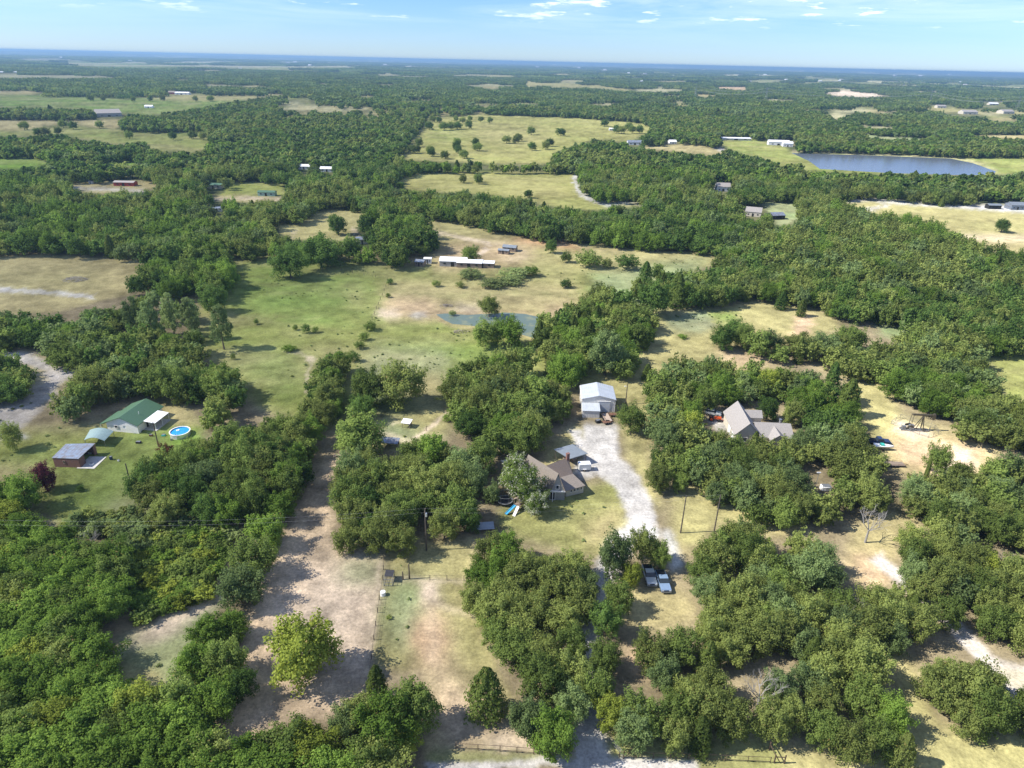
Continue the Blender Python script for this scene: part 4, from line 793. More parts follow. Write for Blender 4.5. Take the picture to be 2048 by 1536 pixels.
tone = np.where((tv > .56) & (tu < .38), 'olive', tone); tone = np.where((tv < .44) & (tu < .34) & (reg != 16), 'dark', tone); tone = np.where((fbm(X/60, Y/60, 19, 3) > .63) & (tu > .5), 'bright', tone)
Hh = np.minimum(13.5, (D*RNG.uniform(.72, 1.12, len(D))+1.5)*(.82+.36*fbm(X/50, Y/50, 25, 3)))
Hh = np.where(reg == 16, np.minimum(Hh, 6.8), Hh)
kindv = np.where(tone == 'cedar', 'cedar', np.where((tone == 'bright') | (tone == 'yellow'), 'elm', 'oak'))
ce = kindv == 'cedar'; D[ce] *= .8
app = D*FPX/DD
inview = (PX > -60) & (PX < 2108) & (PY > 0) & (PY < 1590)
order = np.argsort(-app*inview)
cap = dict(oak=250, elm=260, cedar=160); cnt = dict(oak=0, elm=0, cedar=0); near = np.zeros(len(X), bool)
for i in order:
    k = kindv[i]
    if inview[i] and cnt[k] < cap[k] and app[i] > 22: near[i] = True; cnt[k] += 1
ORD = ['leftmost', 'second', 'third', 'fourth', 'fifth', 'sixth', 'seventh', 'eighth', 'ninth', 'tenth', 'eleventh', 'twelfth', 'thirteenth', 'fourteenth', 'fifteenth', 'sixteenth', 'seventeenth', 'eighteenth', 'nineteenth', 'twentieth']
ROW = ['front', 'second', 'third', 'fourth', 'fifth', 'sixth', 'seventh', 'eighth', 'ninth', 'tenth', 'eleventh', 'twelfth', 'thirteenth', 'fourteenth']
for rg_ in sorted(set(reg[near].tolist())):
    ids = [i for i in np.where(near)[0] if reg[i] == rg_]; ids.sort(key=lambda i: Y[i])
    per = 7; where = REG[int(rg_)][3]
    for ro in range(0, len(ids), per):
        row = sorted(ids[ro:ro+per], key=lambda i: PX[i]); rn = ROW[min(len(ROW)-1, ro//per)]
        for q, i in enumerate(row):
            kd = {'oak': 'oak', 'elm': 'leafy tree', 'cedar': 'cedar'}[kindv[i]]
            pos = 'leftmost' if q == 0 else ('rightmost' if q == len(row)-1 else ORD[q] + ' from left')
            lab = '%s %s, %s, %s row, %s' % (TW[tone[i]], kd, pos, rn, where)
            lab = lab
            tree(str(kindv[i]), float(X[i]), float(Y[i]), float(D[i]), float(Hh[i]), str(tone[i]), lab, 'trees in ' + where)
print('individual wood trees', cnt, 'rest', int((~near).sum()))

# ------------------------------------------------------------------ woodland too far off or too many to single out: one object each, instanced over points
def proto(name, me, m):
    me = me.copy(); me.materials.clear(); me.materials.append(m); o = bpy.data.objects.new(name, me); return o
def scatter(name, X, Y, Z, idx, scl, rot, protos, label, cat):
    pc = bpy.data.collections.new(name + '_shapes')
    for k, o in enumerate(protos): o.name = '%s_shape_%03d' % (name, k); pc.objects.link(o)
    n = len(X); me = bpy.data.meshes.new(name); me.vertices.add(n); me.vertices.foreach_set('co', np.stack([X, Y, Z], 1).ravel())
    a = me.attributes.new('idx', 'INT', 'POINT'); a.data.foreach_set('value', idx.astype(np.int32))
    a = me.attributes.new('scl', 'FLOAT_VECTOR', 'POINT'); a.data.foreach_set('vector', scl.astype(np.float32).ravel())
    a = me.attributes.new('rot', 'FLOAT_VECTOR', 'POINT'); rv = np.zeros((n, 3), np.float32); rv[:, 2] = rot; a.data.foreach_set('vector', rv.ravel())
    o = bpy.data.objects.new(name, me); COL.objects.link(o); tag(o, label, cat, kind='stuff')
    ng = bpy.data.node_groups.new(name, 'GeometryNodeTree')
    ng.interface.new_socket('Geometry', in_out='INPUT', socket_type='NodeSocketGeometry'); ng.interface.new_socket('Geometry', in_out='OUTPUT', socket_type='NodeSocketGeometry')
    nn, ll = ng.nodes, ng.links; gi = nn.new('NodeGroupInput'); go = nn.new('NodeGroupOutput'); ip = nn.new('GeometryNodeInstanceOnPoints'); ci = nn.new('GeometryNodeCollectionInfo')
    ci.inputs['Collection'].default_value = pc; ci.inputs['Separate Children'].default_value = True; ci.inputs['Reset Children'].default_value = True
    def na(nm, tp):
        x = nn.new('GeometryNodeInputNamedAttribute'); x.data_type = tp; x.inputs['Name'].default_value = nm; return next(s for s in x.outputs if s.enabled and s.name == 'Attribute')
    ip.inputs['Pick Instance'].default_value = True
    ll.new(gi.outputs[0], ip.inputs['Points']); ll.new(ci.outputs[0], ip.inputs['Instance']); ll.new(na('idx', 'INT'), ip.inputs['Instance Index'])
    ll.new(na('scl', 'FLOAT_VECTOR'), ip.inputs['Scale']); e2r = nn.new('FunctionNodeEulerToRotation'); ll.new(na('rot', 'FLOAT_VECTOR'), e2r.inputs[0]); ll.new(e2r.outputs[0], ip.inputs['Rotation'])
    ll.new(ip.outputs[0], go.inputs[0]); md = o.modifiers.new('instances', 'NODES'); md.node_group = ng
    return o
TL = ['oak', 'dark', 'olive', 'grey', 'bright', 'cedar', 'yellow', 'sage', 'purple', 'rust', 'blossom']
USE = ['oak', 'dark', 'olive', 'grey', 'bright', 'cedar']
def shapes(nq, ls, nl, per=2, trunk=True):
    P = []
    for t in USE:
        for k in range(per):
            kd = 'cedar' if t == 'cedar' else ('elm' if t == 'bright' else 'oak')
            cen, nor, size, lv = crown_points(kd, nq, nl=nl, ls=ls)
            me = quads_mesh('c', cen, nor, size, lv); P.append(proto('s', me, LM[t]))
    return P
def tidx(t): return USE.index(t) if t in USE else 0
rest = ~near
DIST = np.hypot(X, Y)
for nm, lo, hi, nq, ls, nl, lab in (('woodland', 0, 620, 2200, .46, 60, 'dense green woods filling the middle distance behind the single trees'), ('far_woodland', 620, NEAR, 330, 1.25, 16, 'dark green woods stretching towards the far fields')):
    s = rest & (DIST >= lo) & (DIST < hi); ti = np.array([tidx(t) for t in tone[s]])*2 + RNG.integers(0, 2, s.sum())
    sc = np.stack([D[s]/8, D[s]/8*RNG.uniform(.88, 1.12, s.sum()), Hh[s]/8], 1)
    scatter(nm, X[s], Y[s], np.zeros(s.sum()), ti, sc, RNG.uniform(0, 6.28, s.sum()), shapes(nq, ls, nl), lab, 'woods')
# tree clumps to the horizon
def clump(t, n, size, nq, ls):
    cs, ns, ss, ls_ = [], [], [], []
    for k in range(n):
        c, no, si, lv = crown_points('oak', nq, D=9, H=9, nl=7, ls=ls); c = c*RNG.uniform(.75, 1.2); c[:, 0] += RNG.uniform(-.5, .5)*size; c[:, 1] += RNG.uniform(-.5, .5)*size
        cs.append(c); ns.append(no); ss.append(si); ls_.append(np.clip(lv*.5+RNG.uniform(0, .5), 0, 1))
    return proto('s', quads_mesh('c', np.vstack(cs), np.vstack(ns), np.concatenate(ss), np.concatenate(ls_)), LM[t])
for nm, lo, hi, cell, n, nq, ls, lab in (('distant_woods', NEAR, 4300, 27, 16, 40, 2.6, 'blue green woods on the plain between distant fields'), ('horizon_woods', 4300, 15000, 120, 120, 8, 8.0, 'hazy blue woods running to the horizon')):
    x, y = candidates(lo, hi, cell, 42); px_, py_, dd_ = proj(x, y, np.full_like(x, 5.0)); rr = sample_region(px_, py_); ok = rr > 0
    w = cell*.5*FPX/dd_
    ok &= (sample_region(px_+w, py_) > 0) & (sample_region(px_-w, py_) > 0) & (sample_region(px_, py_-5.0*FPX/dd_) > 0) & (sample_region(px_+w, py_-5.0*FPX/dd_) > 0) & (sample_region(px_-w, py_-5.0*FPX/dd_) > 0)
    f = fbm(x/900+7, y/1500, 3, 3); ok &= ~((np.hypot(x, y) > 4200) & (f > .635))
    ok &= RNG.uniform(0, 1, len(x)) < .95; x, y = x[ok], y[ok]
    sc = np.ones((len(x), 3)); sc[:, 2] = RNG.uniform(.8, 1.25, len(x))
    scatter(nm, x, y, relief(x, y), RNG.integers(0, 6, len(x)), sc, RNG.uniform(0, 6.28, len(x)), [clump(t, n, cell*1.15, nq, ls) for t in ('oak', 'dark', 'olive', 'oak', 'grey', 'dark')], lab, 'woods')
    print(nm, len(x))
# weeds, saplings and rough tufts over the open ground
x, y = candidates(60, 420, 2.6); px_, py_, dd_ = proj(x, y, np.zeros_like(x)); rr = sample_region(px_, py_)
gi_ = np.clip(((px_-X0)/ST).astype(int), 0, NX-1); gj_ = np.clip(((py_-Y0)/ST).astype(int), 0, NY-1); g = gcol[gj_, gi_]
ok = (rr == 0) & (g[:, 1] > g[:, 0]*.9) & (g[:, 0] < .36) & (fbm(x/17, y/17, 91, 4) + RNG.uniform(0, .45, len(x)) > .93) & (np.hypot(x, y) > 60)
for sx, sy, sr in SOLO: ok &= (x-sx)**2 + (y-sy)**2 > (sr*.8)**2
x, y = x[ok], y[ok]; n = len(x); s0 = RNG.uniform(.2, 1.0, n)**2*1.1+.15
sc = np.stack([s0/8, s0/8, s0*RNG.uniform(.25, .6, n)/8], 1)
P = []
for t in ('sage', 'bright', 'olive', 'sage', 'olive', 'grey'):
    cen, nor, size, lv = crown_points('shrub', 260, nl=14, ls=1.3); P.append(proto('s', quads_mesh('c', cen, nor, size, lv), LM[t]))
scatter('weeds', x, y, np.zeros(n), RNG.choice(6, n, p=(.4, .05, .05, .3, .1, .1)), sc, RNG.uniform(0, 6.28, n), P, 'rough weeds and grass tufts over the open pastures', 'weeds'); print('weeds', n)
# brushy thickets
for nm, poly, tn, lab, cell, hh in (('thicket', [(288,1085),(340,1065),(400,1062),(450,1085),(435,1130),(420,1180),(370,1210),(285,1235),(268,1190),(262,1120)], ('bright', 'yellow', 'bright', 'oak'), 'low yellow green vine thicket above the weedy clearing', 1.9, 2.1),
                       ('undergrowth', [(150,1040),(250,1020),(330,1040),(440,1065),(480,1080),(420,1062),(330,1065),(262,1110),(225,1065),(120,1060)], ('sage', 'grey', 'olive'), 'tangled grey green brush between the yard and the lower left wood', 2.2, 2.4)):
    setwood(poly, 0); (i0, i1, j0, j1), ins = polymask(poly); pts = []
    jj, ii = np.where(ins); a = [at(X0+(i0+i)*ST, Y0+(j0+j)*ST, .8) for j, i in zip(jj[::5], ii[::5])]
    seen = {}
    for p in a: seen[(round(p.x/cell), round(p.y/cell))] = p
    pts = list(seen.values()); n = len(pts); x = np.array([p.x for p in pts])+RNG.uniform(-.6, .6, n); y = np.array([p.y for p in pts])+RNG.uniform(-.6, .6, n)
    P = []
    for t in tn:
        cen, nor, size, lv = crown_points('shrub', 1100, nl=60, ls=.62); P.append(proto('s', quads_mesh('c', cen, nor, size, lv), LM[t]))
    s0 = RNG.uniform(2.2, 4.6, n); sc = np.stack([s0/8, s0/8, RNG.uniform(.5, 1.5, n)*hh/8], 1)
    scatter(nm, x, y, np.zeros(n), RNG.integers(0, len(tn), n), sc, RNG.uniform(0, 6.28, n), P, lab, 'brush')
# dead trees
def dead(px, py, h, seed, label):
    rg = random.Random(seed); b = MB(); p0 = at(px, py); root = empty('dead_tree', p0, label, 'dead tree')
    tb = MB(); top = Vector((0, 0, h*.35)); tb.tube((0, 0, -.1), top, h*.026, h*.017, 8); tb.build('trunk', M['deadwood'], root)
    def grow(p, d, l, r, k):
        e = p + d*l; b.tube(p, e, r, r*.6, 5, cap=False)
        if k == 0: return
        for q in range(rg.choice((2, 3))):
            nd = (d + Vector((rg.uniform(-.7, .7), rg.uniform(-.7, .7), rg.uniform(-.15, .5)))).normalized(); grow(p+d*l*rg.uniform(.55, 1), nd, l*rg.uniform(.62, .82), r*.58, k-1)
    for q in range(5):
        a = q*1.257+rg.random(); grow(top*rg.uniform(.8, 1), Vector((math.cos(a)*.7, math.sin(a)*.7, .8)).normalized(), h*.24, h*.011, 4)
    b.build('branches', M['deadwood'], root)
dead(1730, 1085, 9.5, 3, 'large bare silvery dead tree over the bend of the right hand drive')
dead(2004, 1150, 6.5, 4, 'bare dead tree near the right edge among the oaks')
dead(1512, 1425, 9.0, 5, 'white bare dead tree in the front wood near the road fence')
dead(1695, 1260, 7.5, 6, 'grey bare tree above the gap in the right hand wood')
dead(470, 905, 7.0, 7, 'pale grey dead tree in the grove right of the round pool')
dead(938, 945, 7.0, 8, 'grey bare tree beside the dense grove and the steep house')
dead(185, 1110, 6.5, 9, 'grey bare tree in the brush at the left below the brick shed')
dead(1905, 640, 8.0, 10, 'pale bare tree in the long right hand wood')
dead(140, 705, 8.0, 12, 'grey brown bare tree behind the left hand road')
# ------------------------------------------------------------------ buildings
def rel(root, P): return [Vector(p) - root.location for p in P]
def wallquad(b, a, c, z0, z1, t=.12, mi=0):
    """upright wall between plan points a and c"""
    a, c = Vector((a[0], a[1], 0)), Vector((c[0], c[1], 0)); d = c-a; m = (a+c)/2
    b.box((m.x, m.y, (z0+z1)/2), (d.length, t, z1-z0), math.atan2(d.y, d.x), mi)
def opening(root, name, a, c, f0, f1, z0, z1, m, out=.075, frame=None, t=.05):
    """window or door on the wall a->c between fractions f0 and f1, proud of the wall on the camera side"""
    a, c = Vector((a[0], a[1], 0)), Vector((c[0], c[1], 0)); d = (c-a); n = Vector((d.y, -d.x, 0)).normalized()
    p, q = a+d*f0+n*out, a+d*f1+n*out; b = MB(); wallquad(b, p, q, z0, z1, t); o = b.build(name, m, root)
    if frame:
        fb = MB(); w = .09; r = math.atan2(d.y, d.x); mid = (p+q)/2+n*.03; L = (q-p).length
        for zz in (z0, z1): fb.box((mid.x, mid.y, zz), (L+2*w, .07, w), r)
        for e in (p, q): fb.box((e.x+n.x*.03, e.y+n.y*.03, (z0+z1)/2), (w, .065, z1-z0-w), r)
        fb.build('frame', frame, o)
    return o
def gable(root, x0, x1, y0, y1, eave, ridge, axis, wm, rm, over=.35, name=('wall', 'roof'), t=.14):
    w = MB(); r = MB()
    if axis == 'y':
        xm = (x0+x1)/2; w.prism([(x0, -.1), (x1, -.1), (x1, eave), (xm, ridge), (x0, eave)], y0, y1, ax='y')
        k = (ridge-eave)/(xm-x0); e = eave - k*over
        for s, xe in ((-1, x0-over), (1, x1+over)):
            r.slab([(xm, y0-over, ridge+.16), (xm, y1+over, ridge+.16), (xe, y1+over, e+.16), (xe, y0-over, e+.16)][::s], t)
    else:
        ym = (y0+y1)/2; w.prism([(y0, -.1), (y1, -.1), (y1, eave), (ym, ridge), (y0, eave)], x0, x1, ax='x')
        k = (ridge-eave)/(ym-y0); e = eave - k*over
        for s, ye in ((-1, y0-over), (1, y1+over)):
            r.slab([(x0-over, ym, ridge+.16), (x1+over, ym, ridge+.16), (x1+over, ye, e+.16), (x0-over, ye, e+.16)][::-s], t)
    a = w.build(name[0], wm, root); b = r.build(name[1], rm, root); return a, b
# --- the steep gabled house
o = at(1117, 990); H0 = empty('house', o, 'house with steep tan shingled roof and low right wing beside the white gravel drive', 'house')
q = lambda a, b, h: at(980+a/7.314, 880+b/7.314, h)
Rf, Rb = q(1003, 490, 7.2), q(560, 210, 7.2); Lf, Ef = q(888, 745, 2.5), q(1112, 768, 2.3); dv = Rb-Rf
Lf2 = Rf + (Lf-Rf)*1.12
b = MB(); b.slab(rel(H0, [Rf, Rb, Lf2+dv, Lf2]), .18); b.slab(rel(H0, [Rf, Ef, Ef+dv, Rb]), .18); b.build('roof', M['shingle'], H0)
ins = (dv.normalized()*.35)
lf, ef, rf = Lf+ins, Ef+ins, Rf+ins-Vector((0, 0, .25))
b = MB(); f = rel(H0, [lf, ef, rf]); bk = rel(H0, [lf+dv*.93, ef+dv*.93, rf+dv*.93]); b.add(f+bk, [(0, 1, 2), (5, 4, 3), (0, 3, 4, 1), (1, 4, 5, 2), (2, 5, 3, 0)]); b.build('gable', M['siding_grey'], H0)
b = MB(); lo = [Vector((p.x, p.y, -.1)) for p in (lf, ef, ef+dv*.93, lf+dv*.93)]; hi = [Vector((p.x, p.y, 2.38)) for p in lo]
b.add(rel(H0, lo+hi), [(3,2,1,0),(4,5,6,7),(0,1,5,4),(1,2,6,5),(2,3,7,6),(3,0,4,7)]); b.build('wall', M['siding_grey'], H0)
L2 = rel(H0, [lf, ef]); b = MB(); wallquad(b, L2[0]-ins*.5, L2[1]-ins*.5, 2.3, 2.52, .5); b.build('porch_beam', M['trim'], H0)
opening(H0, 'door', L2[0], L2[1], .05, .36, .05, 2.1, M['dark'], .08, M['trim'])
opening(H0, 'window', L2[0], L2[1], .40, .60, 3.0, 4.0, M['glass'], .06, M['trim'])
b = MB(); p = L2[0]*1.0-ins*3; b.tube((p.x, p.y, 0), (p.x, p.y, 2.4), .09); b.build('porch_post', M['trim'], H0)
# right wing
Wl, Wr, El, Er = q(1000, 552, 3.7), q(1215, 495, 3.7), q(1180, 728, 2.5), q(1395, 665, 2.5)
b = MB(); dW = (Wr-Wl); El2 = El-dW*.35
b.slab(rel(H0, [Wl, El2, Er, Wr]), .14); b.build('wing_roof', M['shingle'], H0)
P1, P2, P2b = q(800, 352, 5.2), q(1105, 265, 3.1), q(1150, 290, 2.7)
P1.z = 4.6
b = MB(); b.slab(rel(H0, [Wl+Vector((0, 0, -.02)), Wr+Vector((0, 0, -.02)), P2b, P2, P1]), .14); b.build('rear_roof', M['shingle_shaded'], H0)
c1, c2 = at(1132, 993.5), at(1166.5, 985.5); back = at(1136.6, 930); 
cc = q(1205, 560, 2.4); c3 = Vector((Wr.x-.25, Wr.y+.3, 0)); c4 = Vector((P2b.x-.4, P2b.y-.5, 0)); c5 = Vector((P1.x, P1.y-.3, 0))
foot = [c1, c2, c3, c4, c5]
b = MB(); lo = [Vector((p.x, p.y, -.1)) for p in foot]; hi = [Vector((foot[0].x, foot[0].y, 2.35)), Vector((foot[1].x, foot[1].y, 2.35)), Vector((c3.x, c3.y, 3.5)), Vector((c4.x, c4.y, 2.5)), Vector((c5.x, c5.y, 4.3))]
n = 5; b.add(rel(H0, lo+hi), [tuple(range(n-1, -1, -1)), (5, 6, 7), (5, 7, 9), (7, 8, 9)] + [(i, (i+1) % n, n+(i+1) % n, n+i) for i in range(n)]); b.build('wing_wall', M['siding'], H0)
w = rel(H0, [c1, c2])
for f0 in (.22, .42, .60, .80): opening(H0, 'window', w[0], w[1], f0, f0+.10, 1.05, 1.95, M['glass'], .08, M['trim'])
ch = q(1135, 275, 3.2); b = MB(); cr = ch-H0.location; b.box((cr.x, cr.y, 2.3), (.75, .6, 4.7), .5); b.box((cr.x, cr.y, 4.7), (.9, .75, .12), .5); b.build('chimney', M['brick'], H0)
# low pale roof at the rear left
lr = [q(150, 300, 2.7), q(415, 245, 3.4), q(520, 310, 3.4), q(300, 400, 2.7)]
b = MB(); b.slab(rel(H0, lr), .14); b.build('rear_left_roof', mat('pale_roof', (0.46, 0.41, 0.33), .9, var=.15), H0)
b = MB(); lo = [Vector((p.x, p.y, -.1)) for p in lr]; hi = [Vector((p.x, p.y, p.z-.16)) for p in lr]; cen = sum(lo, Vector())/4
b.add(rel(H0, [cen+(p-cen)*.9 for p in lo] + [Vector((cen.x+(p.x-cen.x)*.9, cen.y+(p.y-cen.y)*.9, p.z)) for p in hi]), [(3,2,1,0),(4,5,6,7),(0,1,5,4),(1,2,6,5),(2,3,7,6),(3,0,4,7)]); b.build('rear_left_wall', M['siding'], H0)
# --- carport by the drive
cp = [q(935, 135, 2.7), q(1165, 275, 2.6), q(1430, 195, 2.8), q(1205, 60, 2.9)]; cen = sum(cp, Vector())/4; CP = empty('carport', (cen.x, cen.y, 0), 'open carport with flat grey metal roof beside the steep tan roofed house', 'carport')
b = MB(); b.slab(rel(CP, cp), .15); b.build('roof', M['tin_y'], CP)
for p in cp: v = (p-CP.location)*.9; b = MB(); b.box((v.x, v.y, p.z/2-.09), (.14, .14, p.z-.04)); b.build('post', M['wood'], CP)
for k, (fx, fy) in enumerate(((.1, .1), (-.25, -.05))):
    pt = cen + (cp[1]-cp[0])*fx + (cp[2]-cp[1])*fy; s = empty('storage_crate', (pt.x, pt.y, 0), ('wooden crate stored under the right side of the grey carport', 'wooden crate stored under the left side of the grey carport')[k], 'crate', rz=.5)
    b = MB(); b.box((0, 0, .4), (1.2, .9, .8)); b.build('box', M['wood'], s, .03); b = MB(); b.box((0, 0, .84), (1.26, .96, .07)); b.build('lid', M['planks'], s)
# --- cargo trailer
t = empty('cargo_trailer', (18.0, 142.3, 0), 'white enclosed cargo trailer parked on gravel in front of the carport', 'trailer', rz=R(8))
b = MB(); b.box((0, 0, 1.2), (2.7, 1.7, 1.6)); b.prism([(-.85, .4), (-.85, 2.0), (.85, 2.0), (.85, .4)], 1.35, 1.6); b.build('body', M['white_paint'], t, .06)
for sy in (-1, 1):
    b = MB(); b.tube((0, sy*.86, .33), (0, sy*1.04, .33), .33, n=16); wq = b.build('wheel', M['rubber'], t); b = MB(); b.tube((0, sy*1.04, .33), (0, sy*1.06, .33), .17, n=12); b.build('rim', M['chrome'], wq)
    b = MB(); b.box((0, sy*.95, .72), (.9, .24, .05)); b.build('fender', M['white_paint'], t)
b = MB(); b.tube((1.6, -.5, .42), (2.6, 0, .42), .05); b.tube((1.6, .5, .42), (2.6, 0, .42), .05); b.tube((2.5, 0, .1), (2.5, 0, .75), .04); b.build('hitch', M['steel'], t)
b = MB(); b.box((-1.38, 0, 1.15), (.05, 1.4, 1.4)); b.build('rear_door', M['white_paint'], t)
# --- metal shop
S = empty('metal_shop', (24.7, 173.0, 0), 'white metal shop with gabled galvanised roof at the end of the gravel drive', 'workshop', rz=R(-1))
gable(S, -4.7, 4.7, 0, 8.7, 4.0, 5.15, 'y', M['tin_wall'], M['tin'], .15)
b = MB(); b.box((1.6, -.08, 1.7), (3.3, .08, 3.4)); dr = b.build('rollup_door', M['door_grey'], S)
b = MB(); b.box((1.6, -.1, 3.45), (3.6, .14, .16)); b.build('frame', M['trim'], dr)
b = MB(); b.prism([(-3.6, -.1), (-.02, -.1), (-.02, 2.75), (-3.6, 2.15)], -4.7, .05); b.build('lean_to_wall', M['tin_wall'], S)
b = MB(); b.slab([(-4.85, -3.75, 2.22), (.2, -3.75, 2.22), (.2, -.02, 2.9), (-4.85, -.02, 2.9)], .08); b.build('lean_to_roof', M['tin'], S)
b = MB(); b.box((-4.78, 3, 1.05), (.06, .95, 2.1)); b.build('door', M['trim'], S)
b = MB(); 
for sx in (-4.86, 4.86): b.box((sx, 4.35, 3.95), (.12, 9, .12))
b.build('gutter', M['trim'], S)
# --- green roofed house
Gh = empty('house', (-101.4, 155.3, 0), 'white house with green metal roof beside a round blue pool', 'house', rz=R(-8))
gable(Gh, -4.4, 4.4, 0, 10.6, 2.55, 4.35, 'y', M['siding_white'] if 'siding_white' in M else M['trim'], M['green_roof'], .4)
opening(Gh, 'window', (-4.4, 0), (4.4, 0), .26, .36, 1.1, 1.9, M['glass'], .08, M['trim']); opening(Gh, 'window', (4.4, 0), (4.4, 10.6), .7, .8, 1.1, 1.9, M['glass'], .08, M['trim']); opening(Gh, 'door', (4.4, 0), (4.4, 10.6), .3, .39, 0, 2.05, M['dark'], .08, M['trim'])
b = MB(); b.slab([(4.5, 2.2, 2.62), (4.5, 8.4, 2.62), (7.9, 8.4, 2.3), (7.9, 2.2, 2.3)], .08); aw = b.build('porch_roof', M['tin_white'], Gh)
for y in (2.4, 5.3, 8.2): b = MB(); b.tube((7.7, y, 0), (7.7, y, 2.25), .06); b.build('porch_post', M['trim'], Gh)
b = MB(); b.box((6.2, 5.3, .06), (3.6, 6.4, .14)); b.build('porch_slab', M['concrete'], Gh)
b = MB(); b.slab([(-6.2, -.3, 2.0), (-4.3, -.3, 2.55), (-4.3, 7, 2.55), (-6.2, 7, 2.0)], .08); b.build('side_roof', M['green_roof'], Gh)
b = MB(); b.tube((-6.0, -.2, 0), (-6.0, -.2, 2.0), .06); b.build('side_post', M['trim'], Gh)
b = MB(); b.tube((2.4, 4.0, 3.0), (2.4, 4.0, 4.3), .07); b.build('vent_pipe', M['trim'], Gh)
dish = empty('satellite_dish', (-100.3, 154.7, 2.0), 'small white satellite dish on the front wall of the green roofed house', 'satellite dish')
b = MB()
for k in range(10): 
    r0, r1 = .42*k/10, .42*(k+1)/10; b.tube((0, -.12-.5*r0*r0, 0), (0, -.12-.5*r1*r1-.001, 0), max(r0, .01), r1, 16, cap=False)
b.build('reflector', M['white_paint'], dish); b = MB(); b.tube((0, .3, -.2), (0, -.1, 0), .03); b.tube((0, -.2, -.3), (0, -.6, .05), .02); b.build('arm', M['steel'], dish)
# --- curved carport and brick shed of the left yard
def arch_roof(root, pts, rise, m, t=.07, name='roof', n=8):
    """pts: front-left, front-right, back-right, back-left; arched between left and right"""
    b = MB(); fl, fr, br, bl = rel(root, pts)
    def c(a, d, k): u = k/n; p = a.lerp(d, u); p.z += rise*math.sin(math.pi*u); return p
    for k in range(n): b.slab([c(fl, fr, k), c(fl, fr, k+1), c(bl, br, k+1), c(bl, br, k)], t)
    return b.build(name, m, root)
q2 = lambda a, b, h: at(90+a/6.4, 780+b/6.4, h)
pts = [q2(500, 640, 2.0), q2(760, 650, 2.0), q2(880, 525, 2.0), q2(575, 510, 2.0)]; cen = sum(pts, Vector())/4
C2 = empty('carport', (cen.x, cen.y, 0), 'curved green grey metal carport between the brick shed and green roofed house', 'carport'); arch_roof(C2, pts, .8, mat('carport_tin', (0.28, 0.38, 0.36), .45, .25, var=.15, rib=('Y', .6, .3)))
for p in pts: v = (p-C2.location)*.95; b = MB(); b.box((v.x, v.y, 1), (.08, .08, 2.0)); b.build('post', M['steel'], C2)
pts = [q2(85, 868, 2.55), q2(428, 880, 2.55), q2(645, 680, 2.9), q2(265, 690, 2.9)]; cen = sum(pts, Vector())/4
SH = empty('brick_shed', (cen.x, cen.y, 0), 'long red brick shed with rust stained blue grey metal roof in the left yard', 'shed')
r_ = rel(SH, pts); b = MB(); b.slab(r_, .1); b.build('roof', M['tin_blue'], SH)
g = [Vector((p.x*.95, p.y*.95, 0)) for p in r_]
b = MB(); wallquad(b, g[0], g[1], -.1, 2.4, .2); b.build('wall', M['brick'], SH); b = MB(); wallquad(b, g[3], g[0], -.1, 2.45, .2); b.build('wall', M['brick'], SH)
b = MB(); wallquad(b, g[2], g[3], -.1, 2.65, .2); b.build('wall', M['brick'], SH); b = MB(); wallquad(b, g[1], g[1].lerp(g[2], .3), -.1, 2.45, .2); b.build('wall', M['brick'], SH)
b = MB(); wallquad(b, g[1].lerp(g[2], .85), g[2], -.1, 2.6, .2); b.build('wall', M['brick'], SH)
opening(SH, 'window', g[0], g[1], .38, .44, 1.1, 1.8, M['glass'], .12, M['wood'])
s = empty('concrete_slab', q2(600, 930, 0), 'grey concrete slab littered with junk beside the brick shed', 'slab'); b = MB(); b.box((0, 0, .03), (4.2, 5.4, .12)); b.build('slab', M['concrete'], s)
def junk(name, p, dims, m, lab, cat, rz=0):
    s = empty(name, (p.x, p.y, 0), lab, cat, rz=rz); b = MB(); b.box((0, 0, dims[2]/2), dims); b.build('body', m, s, min(dims)*.12)
    b = MB(); b.box((0, 0, dims[2]+.03), (dims[0]*.8, dims[1]*.8, .06)); b.build('lid', M['steel'], s); return s
junk('barrel', q2(850, 890, 0), (.6, .6, .85), M['navy_paint'], 'dark blue barrel in the yard right of the brick shed', 'barrel'); junk('bucket', q2(943, 912, 0), (.4, .4, .4), M['white_paint'], 'small white bucket on the grass right of the blue barrel', 'bucket')
junk('storage_box', q2(600, 960, 0), (.9, .6, .5), M['white_paint'], 'pale box on the slab beside the brick shed', 'box'); junk('storage_box', q2(580, 815, 0), (.8, .6, .6), M['silver_paint'], 'grey box inside the open side of the brick shed', 'box')
junk('patio_bin', q2(1360, 590, 0), (.9, .5, .5), M['rusty'], 'small reddish bin on the grass near the white porch roof', 'bin'); junk('sandbox_toy', q2(1520, 585, 0), (.9, .8, .35), M['teal_plastic'], 'teal plastic toy on the grass left of the round pool', 'toy')
junk('wood_cart', q2(1200, 680, 0), (1.3, .7, .5), M['dark'], 'dark low cart left by the bush in the left yard', 'cart')
